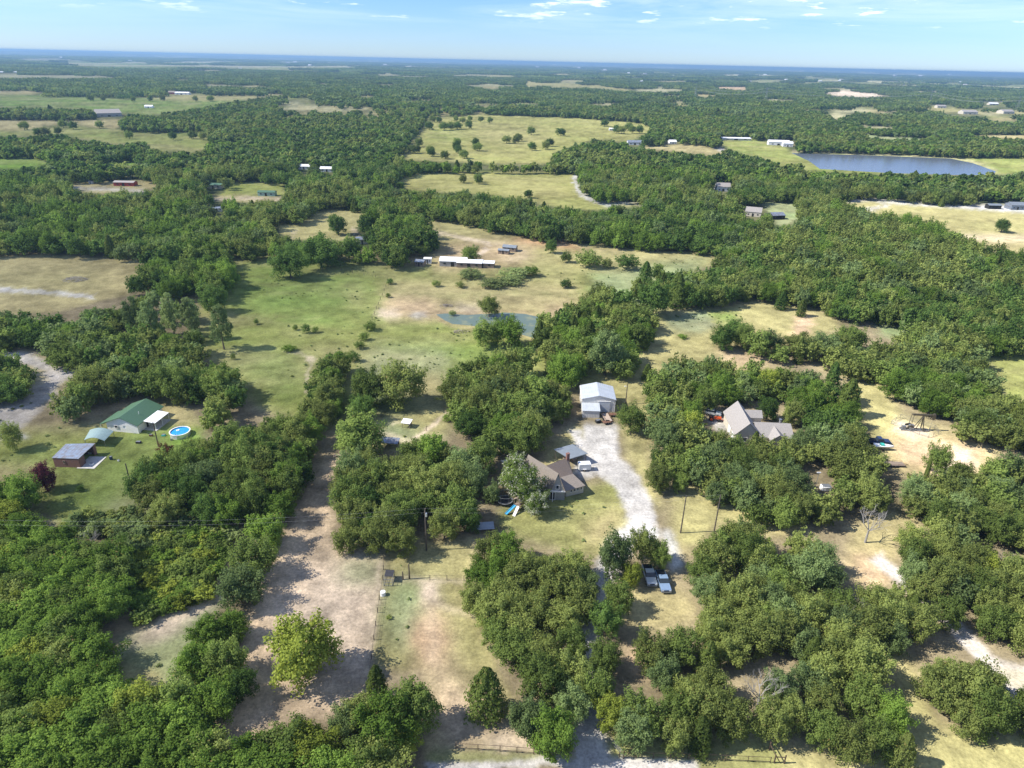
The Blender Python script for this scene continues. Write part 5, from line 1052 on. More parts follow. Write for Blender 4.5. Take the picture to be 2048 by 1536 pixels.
# --- round pool
pc = (at(340, 862, 1.15)+at(379, 862, 1.15))/2
Pl = empty('swimming_pool', (pc.x, pc.y, 0), 'round above ground swimming pool with bright blue water and white wall', 'pool')
def ring(r0, r1, z0, z1, n=40):
    b = MB(); vs = []
    for k in range(n):
        a = 2*math.pi*k/n
        for r, z in ((r0, z0), (r1, z0), (r1, z1), (r0, z1)): vs.append((r*math.cos(a), r*math.sin(a), z))
    fs = []
    for k in range(n):
        a, c = 4*k, 4*((k+1) % n)
        for j in range(4): fs.append((a+j, c+j, c+(j+1) % 4, a+(j+1) % 4))
    return b.add(vs, fs)
ring(2.38, 2.45, 0, 1.15).build('wall', M['silver_paint'], Pl); ring(2.3, 2.58, 1.15, 1.22).build('rim', M['trim'], Pl)
b = MB(); b.tube((0, 0, .02), (0, 0, .98), 2.37, n=40); b.build('water', M['pool_water'], Pl)
b = MB()
for sx in (-.3, .3): b.tube((sx, -2.75, 0), (sx, -2.45, 1.7), .03); b.tube((sx, -2.1, .9), (sx, -2.45, 1.7), .03)
for k in range(4): b.tube((-.3, -2.72+k*.08, .25+k*.3), (.3, -2.72+k*.08, .25+k*.3), .03)
b.build('ladder', M['trim'], Pl); b = MB(); b.box((-1.0, -2.9, .25), (.5, .4, .5)); b.build('pump', M['steel'], Pl, .04)
fl = empty('pool_float', (pc.x-.8, pc.y+.6, .99), 'white float drifting on the pool water', 'pool float'); ring(.18, .42, 0, .1, 20).build('ring', M['white_paint'], fl)
# --- grey hip roofed house
RH = empty('house', (61.6, 160, 0), 'large house with pale grey shingle roofs half hidden among trees on the right', 'house', rz=R(-2))
gable(RH, -2.6, 3.6, -3.5, 8.8, 3.2, 6.4, 'y', M['siding'], M['shingle_grey'], .4)
gable(RH, 3.2, 12.0, -3.9, 4.0, 2.75, 4.7, 'x', M['siding'], M['shingle_grey'], .4, ('wing_wall', 'wing_roof'))
gable(RH, 6.0, 9.8, -5.6, -.3, 2.95, 4.35, 'y', M['siding'], M['shingle_grey'], .35, ('porch_wall', 'porch_roof'))
gable(RH, 1.5, 6.2, 4.6, 8.0, 4.0, 5.2, 'x', M['siding'], M['shingle_grey'], .3, ('dormer_wall', 'dormer_roof'))
for y in (-2.5, 1.0): b = MB(); b.box((-2.68, y+1.2, 1.15), (.08, 2.4, 2.2)); b.build('garage_door', M['trim'], RH)
b = MB(); b.tube((9.6, .3, 4.2), (9.6, .3, 5.8), .28, n=12); b.tube((9.6, .3, 5.8), (9.6, .3, 5.95), .38, n=12); b.build('flue', M['chrome'], RH)
opening(RH, 'window', (-2.6, -3.5), (3.6, -3.5), .3, .5, 1, 2.1, M['glass'], .08, M['trim'])
b = MB(); b.box((10.6, -1.8, 3.86), (.8, .6, .12), M=Matrix.Rotation(R(26), 4, 'X')); b.build('skylight', M['glass'], RH)
def tower(px, py, h, lab):
    p = at(px, py); s = empty('light_pole', p, lab, 'pole'); b = MB(); b.tube((0, 0, 0), (0, 0, h), .06); b.build('pole', M['steel'], s); b = MB(); b.box((0, 0, h), (.9, .15, .25)); b.build('lamp_head', M['trim'], s)
tower(1628, 985, 5.5, 'white pole with a head standing in the trees right of the grey roofed house')
junk('parked_cart', at(1650, 980), (2.3, 1.5, 1.3), M['white_paint'], 'white vehicle roof glimpsed between trees below the grey roofed house', 'cart')
# --- vehicles
def vehicle(x, y, rz, paint, lab, cat, pick=True, L=5.6, Wd=1.95):
    s = empty('pickup_truck' if pick else 'parked_car', (x, y, 0), lab, cat, rz=rz); h = Wd/2
    b = MB()   # nose towards -y
    prof = [(-L/2, .45), (-L/2, .95), (-L/2+.25, 1.08), (-L*.20, 1.15), (L*.06 if pick else L*.40, 1.18), (L*.14 if pick else L/2-.1, 1.18), (L/2, 1.15), (L/2, .5)]
    b.prism(prof, -h, h); b.build('body', paint, s, .07)
    b = MB(); r0, r1 = (-L*.20, L*.14) if pick else (-L*.20, L*.44); ins = .16
    vs = [(-h+.06, r0, 1.12), (h-.06, r0, 1.12), (h-.06, r1, 1.12), (-h+.06, r1, 1.12), (-h+ins, r0+.65, 1.78), (h-ins, r0+.65, 1.78), (h-ins, r1-.18, 1.78), (-h+ins, r1-.18, 1.78)]
    b.add(vs, [(3,2,1,0),(4,5,6,7),(0,1,5,4),(1,2,6,5),(2,3,7,6),(3,0,4,7)]); b.build('windows', M['glass'], s)
    b = MB(); b.slab([(-h+ins-.02, r0+.62, 1.83), (h-ins+.02, r0+.62, 1.83), (h-ins+.02, r1-.15, 1.83), (-h+ins-.02, r1-.15, 1.83)], .06); b.build('roof', paint, s, .02)
    if pick: b = MB(); b.box((0, L*.32, 1.19), (Wd-.3, L*.30, .02)); b.build('bed', M['dark'], s)
    for yy_ in (-L*.32, L*.30):
        for sx in (-1, 1):
            b = MB(); b.tube((sx*(h-.18), yy_, .38), (sx*(h+.02), yy_, .38), .38, n=16); w_ = b.build('wheel', M['rubber'], s); b = MB(); b.tube((sx*(h+.02), yy_, .38), (sx*(h+.04), yy_, .38), .2, n=12); b.build('rim', M['chrome'], w_)
    for sx in (-1, 1): b = MB(); b.box((sx*(h-.28), -L/2-.005, .84), (.36, .05, .18)); b.build('headlight', M['lamp'], s); b = MB(); b.box((sx*(h+.1), r0+.5, 1.2), (.2, .12, .16)); b.build('mirror', paint, s)
    b = MB(); b.box((0, -L/2-.06, .52), (Wd-.1, .14, .2)); b.build('bumper', M['steel'], s); b = MB(); b.box((0, -L/2-.005, .8), (Wd-1.0, .04, .22)); b.build('grille', M['dark'], s)
    return s
p = at(1325, 1168); vehicle(p.x, p.y, R(3), M['blue_paint'], 'blue pickup truck parked under trees right of the silver one', 'pickup truck')
p = at(1299, 1160); vehicle(p.x, p.y+.6, R(2), M['silver_paint'], 'silver truck half hidden by leaves left of the blue pickup', 'pickup truck')
p = at(1757, 887); vehicle(p.x, p.y, R(85), M['navy_paint'], 'dark blue pickup parked at the wood edge left of the pumpjack', 'pickup truck')
p = at(1425, 830); vehicle(p.x, p.y, R(70), M['silver_paint'], 'silver car beside the orange tractor left of the grey roofed house', 'car', False, 4.6, 1.8)
# boat under white cover
p = at(1766, 899); s = empty('boat', (p.x, p.y, 0), 'small white boat on a trailer just below the dark blue pickup', 'boat', rz=R(-8)); b = MB(); n = 9; vs = []
for k in range(n):
    u = k/(n-1); w_ = .95*(1-u**3)+.03; vs += [(-2.4+4.8*u, -w_, 1.25+.15*u), (-2.4+4.8*u, -w_*.55, .6+.2*u), (-2.4+4.8*u, w_*.55, .6+.2*u), (-2.4+4.8*u, w_, 1.25+.15*u)]
b.add(vs, [(4*k+j, 4*k+4+j, 4*k+5+j, 4*k+1+j) for k in range(n-1) for j in range(3)] + [(4*k+3, 4*k+7, 4*k+4, 4*k) for k in range(n-1)] + [(0, 1, 2, 3), (4*n-1, 4*n-2, 4*n-3, 4*n-4)]); b.build('hull', M['white_paint'], s)
b = MB(); b.box((-.5, 0, 1.5), (1.0, 1.1, .4)); b.build('console', M['teal_plastic'], s, .05)
for sy in (-1, 1): b = MB(); b.tube((-.4, sy*.8, .3), (-.4, sy*1.0, .3), .3, n=12); b.build('wheel', M['rubber'], s)
def flatbed(px, py, rz, L, Wd, lab, m=None, rail=True):
    p = at(px, py); s = empty('utility_trailer', (p.x, p.y, 0), lab, 'trailer', rz=rz); b = MB(); b.box((0, 0, .55), (L, Wd, .12)); b.build('deck', m or M['planks'], s)
    if rail: 
        b = MB()
        for sy in (-1, 1): b.tube((-L/2, sy*Wd/2, .95), (L/2, sy*Wd/2, .95), .035); [b.tube((-L/2+L*k/3, sy*Wd/2, .55), (-L/2+L*k/3, sy*Wd/2, .95), .03) for k in range(4)]
        b.build('rail', M['rusty'], s)
    for sy in (-1, 1):
        for xx in (-.45, .45): b = MB(); b.tube((xx, sy*(Wd/2+.02), .33), (xx, sy*(Wd/2+.22), .33), .33, n=14); b.build('wheel', M['rubber'], s)
    b = MB(); b.tube((L/2, -.4, .5), (L/2+1.2, 0, .45), .05); b.tube((L/2, .4, .5), (L/2+1.2, 0, .45), .05); b.build('hitch', M['rusty'], s)
flatbed(1785, 931, R(0), 5.4, 2.0, 'low dark flat trailer on bare ground at the wood edge', M['wood']); flatbed(1213, 838, R(100), 4.6, 1.9, 'pale decked equipment trailer standing before the shop door', M['planks'])
flatbed(1230, 832, R(4), 3.4, 1.4, 'small reddish trailer at the right corner of the metal shop', M['rusty']); flatbed(1213, 847, R(20), 2.2, 1.4, 'rusty implement on wheels at the foot of the pale trailer', M['rusty'], False)
junk('garden_mower', at(1196, 845), (1.5, 1.0, .8), M['dark'], 'small dark mower on the gravel left of the rusty implement', 'mower', .5)
# tractor
p = at(1428, 841); T = empty('tractor', (p.x, p.y, 0), 'bright orange tractor on the pale pad left of the grey roofed house', 'tractor', rz=R(75))
b = MB(); b.box((0, -1.0, 1.0), (.9, 1.7, .7)); b.box((0, .5, .8), (.9, 1.4, .4)); b.build('body', M['orange'], T, .06); b = MB(); b.box((0, .6, 1.25), (.6, .5, .5)); b.build('seat', M['rubber'], T, .05)
for sx in (-1, 1):
    b = MB(); b.tube((sx*.5, .8, .7), (sx*.9, .8, .7), .7, n=18); w_ = b.build('rear_wheel', M['rubber'], T); b = MB(); b.tube((sx*.9, .8, .7), (sx*.93, .8, .7), .4, n=14); b.build('rim', M['orange'], w_)
    b = MB(); b.tube((sx*.5, -1.4, .42), (sx*.75, -1.4, .42), .42, n=16); b.build('front_wheel', M['rubber'], T); b = MB(); b.tube((sx*.5, 1.1, .9), (sx*.5, 1.1, 2.3), .04); b.build('roll_bar', M['dark'], T)
b = MB(); b.box((0, -3.0, .5), (1.8, .5, .6)); b.tube((-.5, -.8, 1.2), (-.5, -2.9, .7), .06); b.tube((.5, -.8, 1.2), (.5, -2.9, .7), .06); b.build('loader', M['orange'], T)
# --- pumpjack
pj = at(1839, 861); J = empty('pumpjack', (pj.x, pj.y, 0), 'brown oil pumpjack with raised horsehead in a pipe fenced pad', 'pumpjack', rz=R(-4)); pm = M['pump_paint']
b = MB(); b.box((-1.5, -.5, .25), (7.5, .2, .4)); b.box((-1.5, .5, .25), (7.5, .2, .4)); [b.box((-5+k*1.75, 0, .25), (.2, .85, .3)) for k in range(5)]; b.build('skid', M['steel'], J)
b = MB()
for sy in (-1, 1): b.tube((.5, sy*.7, .4), (0, sy*.1, 4.6), .14); b.tube((-1.6, sy*.6, .4), (-.1, sy*.1, 4.5), .10)
b.tube((.1, -.4, 2.4), (.1, .4, 2.4), .06); b.build('samson_post', pm, J)
b = MB(); b.box((-.2, 0, 4.85), (5.6, .36, .5)); b.build('walking_beam', pm, J, .03)
b = MB(); arc = [(2.55+1.0*math.cos(a)-.55, 4.55+1.35*math.sin(a)) for a in [R(x) for x in range(-62, 50, 14)]]; b.prism([(2.3, 5.3), (2.3, 4.3)] + [(a[0]+.1, a[1]) for a in arc], -.22, .22, ax='y'); b.build('horsehead', pm, J)
for sy in (-1, 1):
    b = MB(); b.tube((-2.9, sy*.55, 4.8), (-3.0, sy*.7, 1.6), .07); b.build('pitman_arm', pm, J)
    b = MB(); b.prism([(-3.9, .9), (-3.9, 1.5), (-2.6, 1.9), (-2.3, 1.5), (-2.6, 1.1)], sy*.75-.12, sy*.75+.12, ax='y'); b.build('counterweight', pm, J)
b = MB(); b.tube((-2.95, -.7, 4.8), (-2.95, .7, 4.8), .09); b.build('equaliser', pm, J); b = MB(); b.box((-2.5, 0, 1.1), (1.2, 1.0, 1.2)); b.box((-4.4, 0, .8), (1.0, .8, .8)); b.build('gearbox', M['steel'], J, .05)
b = MB(); b.tube((2.55, 0, .2), (2.55, 0, 3.2), .03); b.tube((2.55, 0, 0), (2.55, 0, 1.1), .14); b.build('wellhead', M['steel'], J)
FA = [at(*p) for p in ((1782, 848), (1800, 836), (1868, 858), (1876, 868), (1856, 876), (1820, 864))]
F = empty('pipe_fence', FA[0], 'square pipe and mesh fence around the pumpjack pad', 'fence')
def fence_line(F, P, h, post, rails, pm_, step, pr=.05, rr=.03, mesh=None, closed=False):
    P = [Vector(p)-F.location for p in P]; rl = MB(); n = len(P) + (0 if closed else -1); cnt_ = 0
    for k in range(n):
        a, c = P[k], P[(k+1) % len(P)]; L = (c-a).length; m_ = max(1, round(L/step))
        for z in rails: rl.tube(a+Vector((0, 0, z)), c+Vector((0, 0, z)), rr, n=5)
        for j in range(m_ if (k < n-1 or closed) else m_+1):
            if cnt_ < 95: b = MB(); p_ = a.lerp(c, j/m_); b.tube(p_-Vector((0, 0, .1)), p_+Vector((0, 0, h)), pr, n=6); b.build('post', pm_, F); cnt_ += 1
    rl.build('rail', pm_, F)
fence_line(F, FA, 1.3, True, (.4, .8, 1.25), M['steel'], 2.6, closed=True)
# --- fences
f = lambda *pp: [at(*p) for p in pp]
def fence(name, pts, lab, **k):
    P = f(*pts); F = empty(name, P[0], lab, 'fence'); fence_line(F, P, **k)
fence('pipe_fence', [(912,1498),(1000,1503),(1135,1514)], 'brown pipe fence along the road left of the drive entrance', h=1.25, post=True, rails=(.35, 1.22), pm_=M['pipe'], step=2.7, pr=.055, rr=.035)
fence('pipe_fence', [(1238,1516),(1340,1518),(1450,1522),(1540,1526)], 'brown pipe fence along the road right of the drive entrance', h=1.25, post=True, rails=(.35, 1.22), pm_=M['pipe'], step=2.7, pr=.055, rr=.035)
fence('wire_fence', [(768,1120),(766,1160),(759,1200),(748,1280),(738,1360)], 'old wire fence between the bare dirt strip and the front paddock', h=1.2, post=True, rails=(.4, .8, 1.15), pm_=M['pole'], step=3.6, pr=.07, rr=.012)
fence('wire_fence', [(766,1160),(806,1159),(860,1160),(928,1161)], 'low wire fence across the top of the front paddock', h=1.2, post=True, rails=(.5, 1.1), pm_=M['pole'], step=3.5, pr=.06, rr=.012)
fence('wire_fence', [(772,574),(740,650),(715,700),(690,770)], 'wire fence down the left side of the green pasture', h=1.2, post=True, rails=(.5, 1.1), pm_=M['pole'], step=6, pr=.07, rr=.012)
fence('wire_fence', [(590,522),(640,532),(775,560)], 'thin fence running across the upper left pasture', h=1.2, post=True, rails=(.5, 1.1), pm_=M['pole'], step=7, pr=.07, rr=.012)
g = empty('farm_gate', at(1217, 1482), 'green pipe gate standing open at the drive entrance', 'gate'); a, c = Vector((0, 0, 0)), at(1247, 1517)-at(1217, 1482); b = MB()
for z in (.3, .6, .9, 1.2): b.tube(a+Vector((0, 0, z)), c+Vector((0, 0, z)), .03, n=6)
for u in (0, .5, 1): b.tube(a.lerp(c, u)+Vector((0, 0, .25)), a.lerp(c, u)+Vector((0, 0, 1.25)), .035, n=6)
b.build('gate_leaf', M['steel'], g); b = MB(); b.tube((c.x, c.y, 0), (c.x, c.y, 1.6), .09, n=8); b.build('hinge_post', M['pipe'], g)
e = empty('fence_brace', at(1548, 1526), 'heavy pipe corner brace at the right end of the road fence', 'fence brace'); w1 = at(1568, 1527)-at(1548, 1526); w0 = Vector((0, 0, 0)); w2 = at(1538, 1500)-at(1548, 1526)
for pp in (w0, w1, w2): b = MB(); b.tube((pp.x, pp.y, 0), (pp.x, pp.y, 1.7), .1); b.build('post', M['pipe'], e)
b = MB(); b.tube(w0+Vector((0, 0, 1.3)), w1+Vector((0, 0, 1.3)), .07); b.tube(w0+Vector((0, 0, 1.5)), w2+Vector((0, 0, 1.2)), .07); b.tube(w0+Vector((0, 0, 1.6)), w1*.6+Vector((0, 0, .1)), .06); b.build('brace', M['pipe'], e)
wt = empty('water_trough', at(766, 1190), 'round white water tank beside the paddock fence', 'water tank'); b = MB(); b.tube((0, 0, 0), (0, 0, .75), .5, .46, n=18); b.build('tank', M['white_paint'], wt); ring(.38, .5, .75, .8, 18).build('rim', M['trim'], wt)
pn = empty('dog_kennel', at(768, 1172), 'dark wire pen against the paddock fence above the white tank', 'pen'); b = MB()
for i in range(3):
    for j in range(2): b.tube((i*.8, j*2.6, 0), (i*.8, j*2.6, 1.6), .04, n=5)
for z in (.1, .85, 1.6):
    for j in range(2): b.tube((0, j*2.6, z), (1.6, j*2.6, z), .03, n=5)
    for i in (0, 2): b.tube((i*.8, 0, z), (i*.8, 2.6, z), .03, n=5)
b.build('frame', M['steel'], pn); b = MB(); b.slab([(0, .8, 1.62), (1.6, .8, 1.62), (1.6, 2.6, 1.66), (0, 2.6, 1.66)], .04); b.build('cover', M['black_mesh'], pn)
# --- small sheds and yard things
def shed(px, py, wd, dp, h, rz, wm, rm, lab, legs=False, slope=.25, cat='shed', name='shed'):
    p = at(px, py); s = empty(name, (p.x, p.y, 0), lab, cat, rz=rz); x, y = wd/2, dp/2
    if legs:
        for sx in (-1, 1):
            for sy in (-1, 1): b = MB(); b.box((sx*(x-.1), sy*(y-.1), h/2), (.12, .12, h)); b.build('post', wm, s)
        b = MB(); b.box((0, y-.06, h*.55), (wd-.3, .05, h*.8)); b.build('back_wall', wm, s)
    else:
        b = MB(); b.prism([(-y, -.05), (y, -.05), (y, h+slope), (-y, h)], -x, x); b.build('wall', wm, s); b = MB(); b.box((0, -y-.03, h*.45), (wd*.3, .05, h*.85)); b.build('door', M['dark'], s)
    b = MB(); b.slab([(-x-.2, -y-.2, h+.06), (x+.2, -y-.2, h+.06), (x+.2, y+.2, h+slope+.08), (-x-.2, y+.2, h+slope+.08)], .07); b.build('roof', rm, s); return s
shed(814, 853, 2.2, 1.9, 1.5, R(-12), M['wood'], M['tin_white'], 'small white roofed shelter on posts in the middle of the yard', True)
shed(778, 893, 5.0, 2.2, 1.7, R(-6), M['wood'], M['tin_blue'], 'long low livestock shelter with blue grey roof by the dense grove', True)
shed(970, 1062, 3.4, 1.8, 1.2, R(8), M['wood'], M['tin_y'], 'grey roofed low shelter in the shade between two groves', True)
lp = empty('log_pile', at(676, 913), 'small pile of pale logs at the top of the dirt strip', 'log pile'); b = MB()
for k in range(7): b.tube((-1.1+.06*k, -.3+.14*(k % 4), .18+.25*(k//4)), (1.0+.05*k, -.25+.16*(k % 4), .18+.25*(k//4)), .15, .13, 7)
b.build('logs', M['planks'], lp)
wl_ = empty('garden_hoist', at(853, 862), 'small timber frame post on the path right of the white roofed shelter', 'post frame'); b = MB(); b.tube((0, 0, 0), (0, 0, 1.6), .07); b.tube((0, 0, 1.5), (.7, 0, 1.2), .05); b.tube((-.5, 0, 0), (0, 0, 1.2), .05); b.build('frame', M['wood'], wl_)
# trampoline
p = at(1010, 1000, .8); tr = empty('trampoline', (p.x, p.y, 0), 'round black trampoline with net in tree shade beside the playset', 'trampoline')
b = MB(); b.tube((0, 0, .82), (0, 0, .85), 1.55, n=32); b.build('mat', M['black_mesh'], tr); ring(1.55, 1.85, .80, .88, 32).build('pad', M['steel'], tr)
for k in range(6): a = k*math.pi/3; b = MB(); b.tube((1.8*math.cos(a), 1.8*math.sin(a), 0), (1.8*math.cos(a), 1.8*math.sin(a), 2.4), .03, n=6); b.build('net_pole', M['steel'], tr)
ring(1.78, 1.84, 2.34, 2.4, 32).build('net_ring', M['steel'], tr)
# playset
p = at(1036, 1018); ps = empty('playset', (p.x, p.y, 0), 'wooden playset tower with bright blue slide and pale ramp', 'playset', rz=R(62))
for sx in (-1, 1):
    for sy in (-1, 1): b = MB(); b.box((sx*.65, sy*.65, 1.4), (.12, .12, 2.8)); b.build('post', M['wood'], ps)
b = MB(); b.box((0, 0, 1.25), (1.4, 1.4, .08)); b.build('platform', M['wood'], ps)
b = MB(); b.slab([(-.9, -.9, 2.75), (.9, -.9, 2.75), (.9, 0, 3.4), (-.9, 0, 3.4)], .06); b.slab([(-.9, 0, 3.4), (.9, 0, 3.4), (.9, .9, 2.75), (-.9, .9, 2.75)], .06); b.build('roof', M['wood'], ps)
b = MB(); b.slab([(-.7, .65, 1.3), (-.7, .1, 1.3), (-3.3, .95, .25), (-3.3, 1.5, .25)], .05)
for a_, c_ in (((-.7, .65, 1.4), (-3.3, 1.5, .35)), ((-.7, .1, 1.4), (-3.3, .95, .35))): b.tube(a_, c_, .06)
b.build('slide', M['blue_plastic'], ps); b = MB(); b.slab([(-.7, -.05, 1.3), (-.7, -.7, 1.3), (-2.8, -.75, .05), (-2.8, -.1, .05)], .08); b.build('ramp', M['trim'], ps)
b = MB(); b.tube((.7, 0, 2.2), (3.2, 0, 2.2), .07); b.tube((3.2, 0, 2.2), (3.3, -1, 0), .06); b.tube((3.2, 0, 2.2), (3.3, 1, 0), .06); b.build('swing_beam', M['wood'], ps)
for xx in (1.5, 2.4): b = MB(); b.tube((xx-.2, 0, 2.2), (xx-.2, 0, .5), .012, n=4); b.tube((xx+.2, 0, 2.2), (xx+.2, 0, .5), .012, n=4); b.box((xx, 0, .5), (.45, .2, .04)); b.build('swing', M['steel'], ps)
# --- utility poles
POLES = {}
def upole(px, py, h, lab, arm=True, name='utility_pole', light=False):
    p = at(px, py); s = empty(name, p, lab, 'utility pole'); b = MB(); b.tube((0, 0, -.2), (0, 0, h), .16, .11, 8); b.build('pole', M['pole'], s)
    if arm: b = MB(); b.box((0, 0, h-.4), (.12, 1.6, .12)); b.build('crossarm', M['pole'], s); b = MB(); b.tube((.22, 0, h-1.8), (.22, 0, h-1.0), .2, n=10); b.build('transformer', M['silver_paint'], s)
    if light: b = MB(); b.tube((0, 0, h-.8), (-.7, -.2, h-.6), .04); b.tube((-.7, -.2, h-.75), (-.7, -.2, h-.55), .14); b.build('lamp', M['white_paint'], s)
    POLES[(px, py)] = p + Vector((0, 0, h)); return s
upole(853, 1101, 10.2, 'wooden power pole with transformer between two groves in front of the house', True); upole(1361, 1066, 9.5, 'left of two tall bare poles beside the right hand wood', False)
upole(1428, 1064, 9.5, 'right of two tall bare poles beside the right hand wood', False); upole(1251, 808, 6.5, 'lamp pole right of the metal shop', False, light=True)
upole(317, 893, 7.0, 'pole between the green roofed house and the round pool', False); upole(268, 994, 8.8, 'dark bare pole standing in the weedy left yard', False)
upole(819, 1158, 3.6, 'thin dark pole rising from the paddock cross fence', False, 'fence_pole'); upole(806, 1159, 1.9, 'short dark post left of the thin pole on the paddock fence', False, 'fence_pole')
upole(1326, 1112, 4.0, 'thin leaning post on the gravel above the parked pickups', False, 'fence_pole')
def wires(a, c, lab, sag=1.6, offs=((0, .7), (0, -.7)), r=.006, n=14):
    s = empty('power_line', a, lab, 'power line')
    for ox, oy in offs:
        b = MB(); last = None
        for k in range(n+1):
            u = k/n; p_ = a.lerp(c, u)-a + Vector((ox, oy, -.35-sag*4*u*(1-u)))
            if last is not None: b.tube(last, p_, r, n=4, cap=False)
            last = p_
        b.build('wire', M['wire'], s)
left_end = at(-60, 1040, 9.0)
wires(POLES[(853, 1101)], left_end, 'pair of thin power wires crossing the left woods'); wires(POLES[(853, 1101)], POLES[(1361, 1066)], 'thin power wires from the power pole to the two bare poles', 1.2); wires(POLES[(1361, 1066)], POLES[(1428, 1064)], 'short span of wires between the two bare poles', .3)
# --- farm buildings further out
def barn(px, py, wd, dp, eave, ridge, rz, wm, rm, lab, axis='x', cat='building', name='farm_building', grp=None, det=True):
    p = at(px, py); s = empty(name, (p.x, p.y, 0), lab, cat, grp, rz); gable(s, -wd/2, wd/2, -dp/2, dp/2, eave, ridge, axis, wm, rm, .25)
    if det:
        opening(s, 'door', (-wd/2, -dp/2), (wd/2, -dp/2), .42, .54, 0, 2.1, M['dark'], .08)
        for f0 in (.15, .75): opening(s, 'window', (-wd/2, -dp/2), (wd/2, -dp/2), f0, f0+.09, 1.1, 1.9, M['glass'], .08)
    return s
barn(908, 529, 13, 8, 2.6, 3.6, R(-2), M['siding_grey'], M['tin_white'], 'long white metal roofed barn at the end of the pasture', name='barn'); barn(940, 532, 12, 7, 2.4, 3.1, R(-3), M['wood'], M['tin_white'], 'lower white roofed middle section of the barn row', name='barn')
barn(966, 533, 11, 5, 2.3, 2.8, R(-4), M['wood'], M['tin_white'], 'right end of the white roofed barn row with open bays', name='barn'); barn(841, 531, 4.2, 4, 2.2, 2.9, R(-12), M['wood'], M['tin_blue'], 'small blue roofed shed left of the barn row', name='shed')
barn(856, 526, 3.4, 3, 2.4, 2.7, R(0), M['trim'], M['tin_white'], 'small white shed between the blue roofed shed and the barn row', name='shed'); barn(1020, 501, 7, 4.5, 2.1, 2.9, R(-14), M['wood'], M['tin_y'], 'grey roofed shed right of the dirt yard, rear of the pair', name='shed')
barn(1008, 507, 5.5, 3.5, 1.9, 2.4, R(-14), M['wood'], M['tin_y'], 'grey roofed shed right of the dirt yard, front of the pair', name='shed'); barn(724, 487, 6, 4, 2.6, 3.6, R(20), M['siding'], M['tin_blue'], 'blue roofed house among trees left of the barn row', name='house', cat='house')
barn(1444, 381, 11, 8, 3.5, 6, R(0), M['trim'], M['shingle_grey'], 'white house with grey roof alone in the upper right wood', name='house', cat='house'); barn(1506, 431, 10, 8, 3, 5.5, R(-20), M['siding'], M['shingle_grey'], 'grey roofed house beside the small lawn in the right wood', name='house', cat='house')
barn(1551, 437, 9, 7, 2.6, 4, R(15), M['dark'], M['tin_blue'], 'dark open garage right of the grey roofed lawn house', name='garage', cat='garage'); barn(252, 371, 15, 6, 2.6, 3.4, R(0), M['red_wall'], M['shingle_grey'], 'dark red barn in the clearing of the left woods', name='barn')
barn(535, 391, 12, 5, 2.6, 3.4, R(0), M['green_wall'], M['green_roof'], 'pale green mobile home with green roof on the small lawn', name='mobile_home', cat='mobile home'); barn(434, 423, 6, 4, 2.2, 2.8, R(30), M['trim'], M['tin_blue'], 'blue grey roof among trees in the left woods', name='house', cat='house')
barn(430, 376, 12, 6, 2.6, 3.6, R(0), M['siding'], M['green_roof'], 'green roofed building left of the pale green mobile home', name='house', cat='house'); barn(183, 367, 3, 2, 1.5, 2, R(0), M['trim'], M['tin_white'], 'tiny white shed left of the red barn', name='shed')
barn(216, 232, 34, 26, 5, 10, R(40), M['siding_grey'], M['shingle_grey'], 'big grey roofed barn at the edge of the upper left pasture', name='barn'); barn(299, 216, 14, 8, 3, 5, R(0), M['trim'], M['tin_white'], 'small white barn standing alone on the upper left pasture', name='barn')
barn(366, 189, 34, 14, 4, 6, R(0), M['trim'], M['tin_white'], 'long pale barn beyond the upper left pasture', name='barn'); barn(345, 188, 16, 12, 4, 7, R(0), M['red_wall'], M['shingle'], 'reddish house left of the long pale barn', name='house', cat='house')
barn(1556, 290, 26, 9, 4, 6, R(-6), M['trim'], M['tin_white'], 'long white barn by the left end of the lake', name='barn'); barn(1574, 293, 12, 8, 4, 6, R(-6), M['trim'], M['tin_white'], 'white barn nearest the lake corner', name='barn')
barn(1269, 289, 18, 10, 3, 5, R(0), M['trim'], M['tin_blue'], 'white walled house at the right edge of the upper centre pasture', name='house', cat='house'); barn(1344, 288, 9, 7, 3, 5, R(10), M['trim'], M['tin_white'], 'small white house between trees right of the upper pasture', name='house', cat='house')
barn(1226, 261, 12, 6, 2.5, 3.5, R(0), M['trim'], M['tin_white'], 'low white shed inside the upper centre pasture', name='shed'); barn(2028, 418, 10, 8, 3.4, 5, R(0), M['tin_blue'], M['tin_y'], 'blue doored garage at the right edge above the tan field', name='garage', cat='garage')
barn(1985, 417, 9, 5, 2.6, 3.4, R(0), M['dark'], M['tin_y'], 'dark open carport left of the blue doored garage', name='carport', cat='carport'); barn(656, 343, 12, 6, 2.6, 4, R(0), M['trim'], M['tin_white'], 'pale roof showing in the woods left of the centre pasture', name='house', cat='house')
barn(610, 338, 10, 6, 2.6, 4, R(0), M['trim'], M['tin_white'], 'pale roof left of the other pale roof in the centre left woods', name='house', cat='house'); barn(1470, 280, 40, 12, 2.5, 3.5, R(3), M['siding'], M['tin_white'], 'long pale shed row above the lake left end', name='barn')
barn(1935, 228, 34, 22, 5, 9, R(0), M['siding'], M['shingle_grey'], 'big white house above the lake near the right edge', name='house', cat='house'); barn(1985, 210, 28, 14, 4, 7, R(0), M['siding'], M['tin_white'], 'white building beyond the big white house at right', name='building')
barn(2010, 227, 30, 22, 5, 9, R(10), M['siding'], M['shingle_grey'], 'grey roofed house right of the big white house', name='house', cat='house'); barn(1880, 216, 24, 16, 5, 8, R(0), M['siding'], M['shingle_grey'], 'house in the tan clearing left of the big white house', name='house', cat='house')
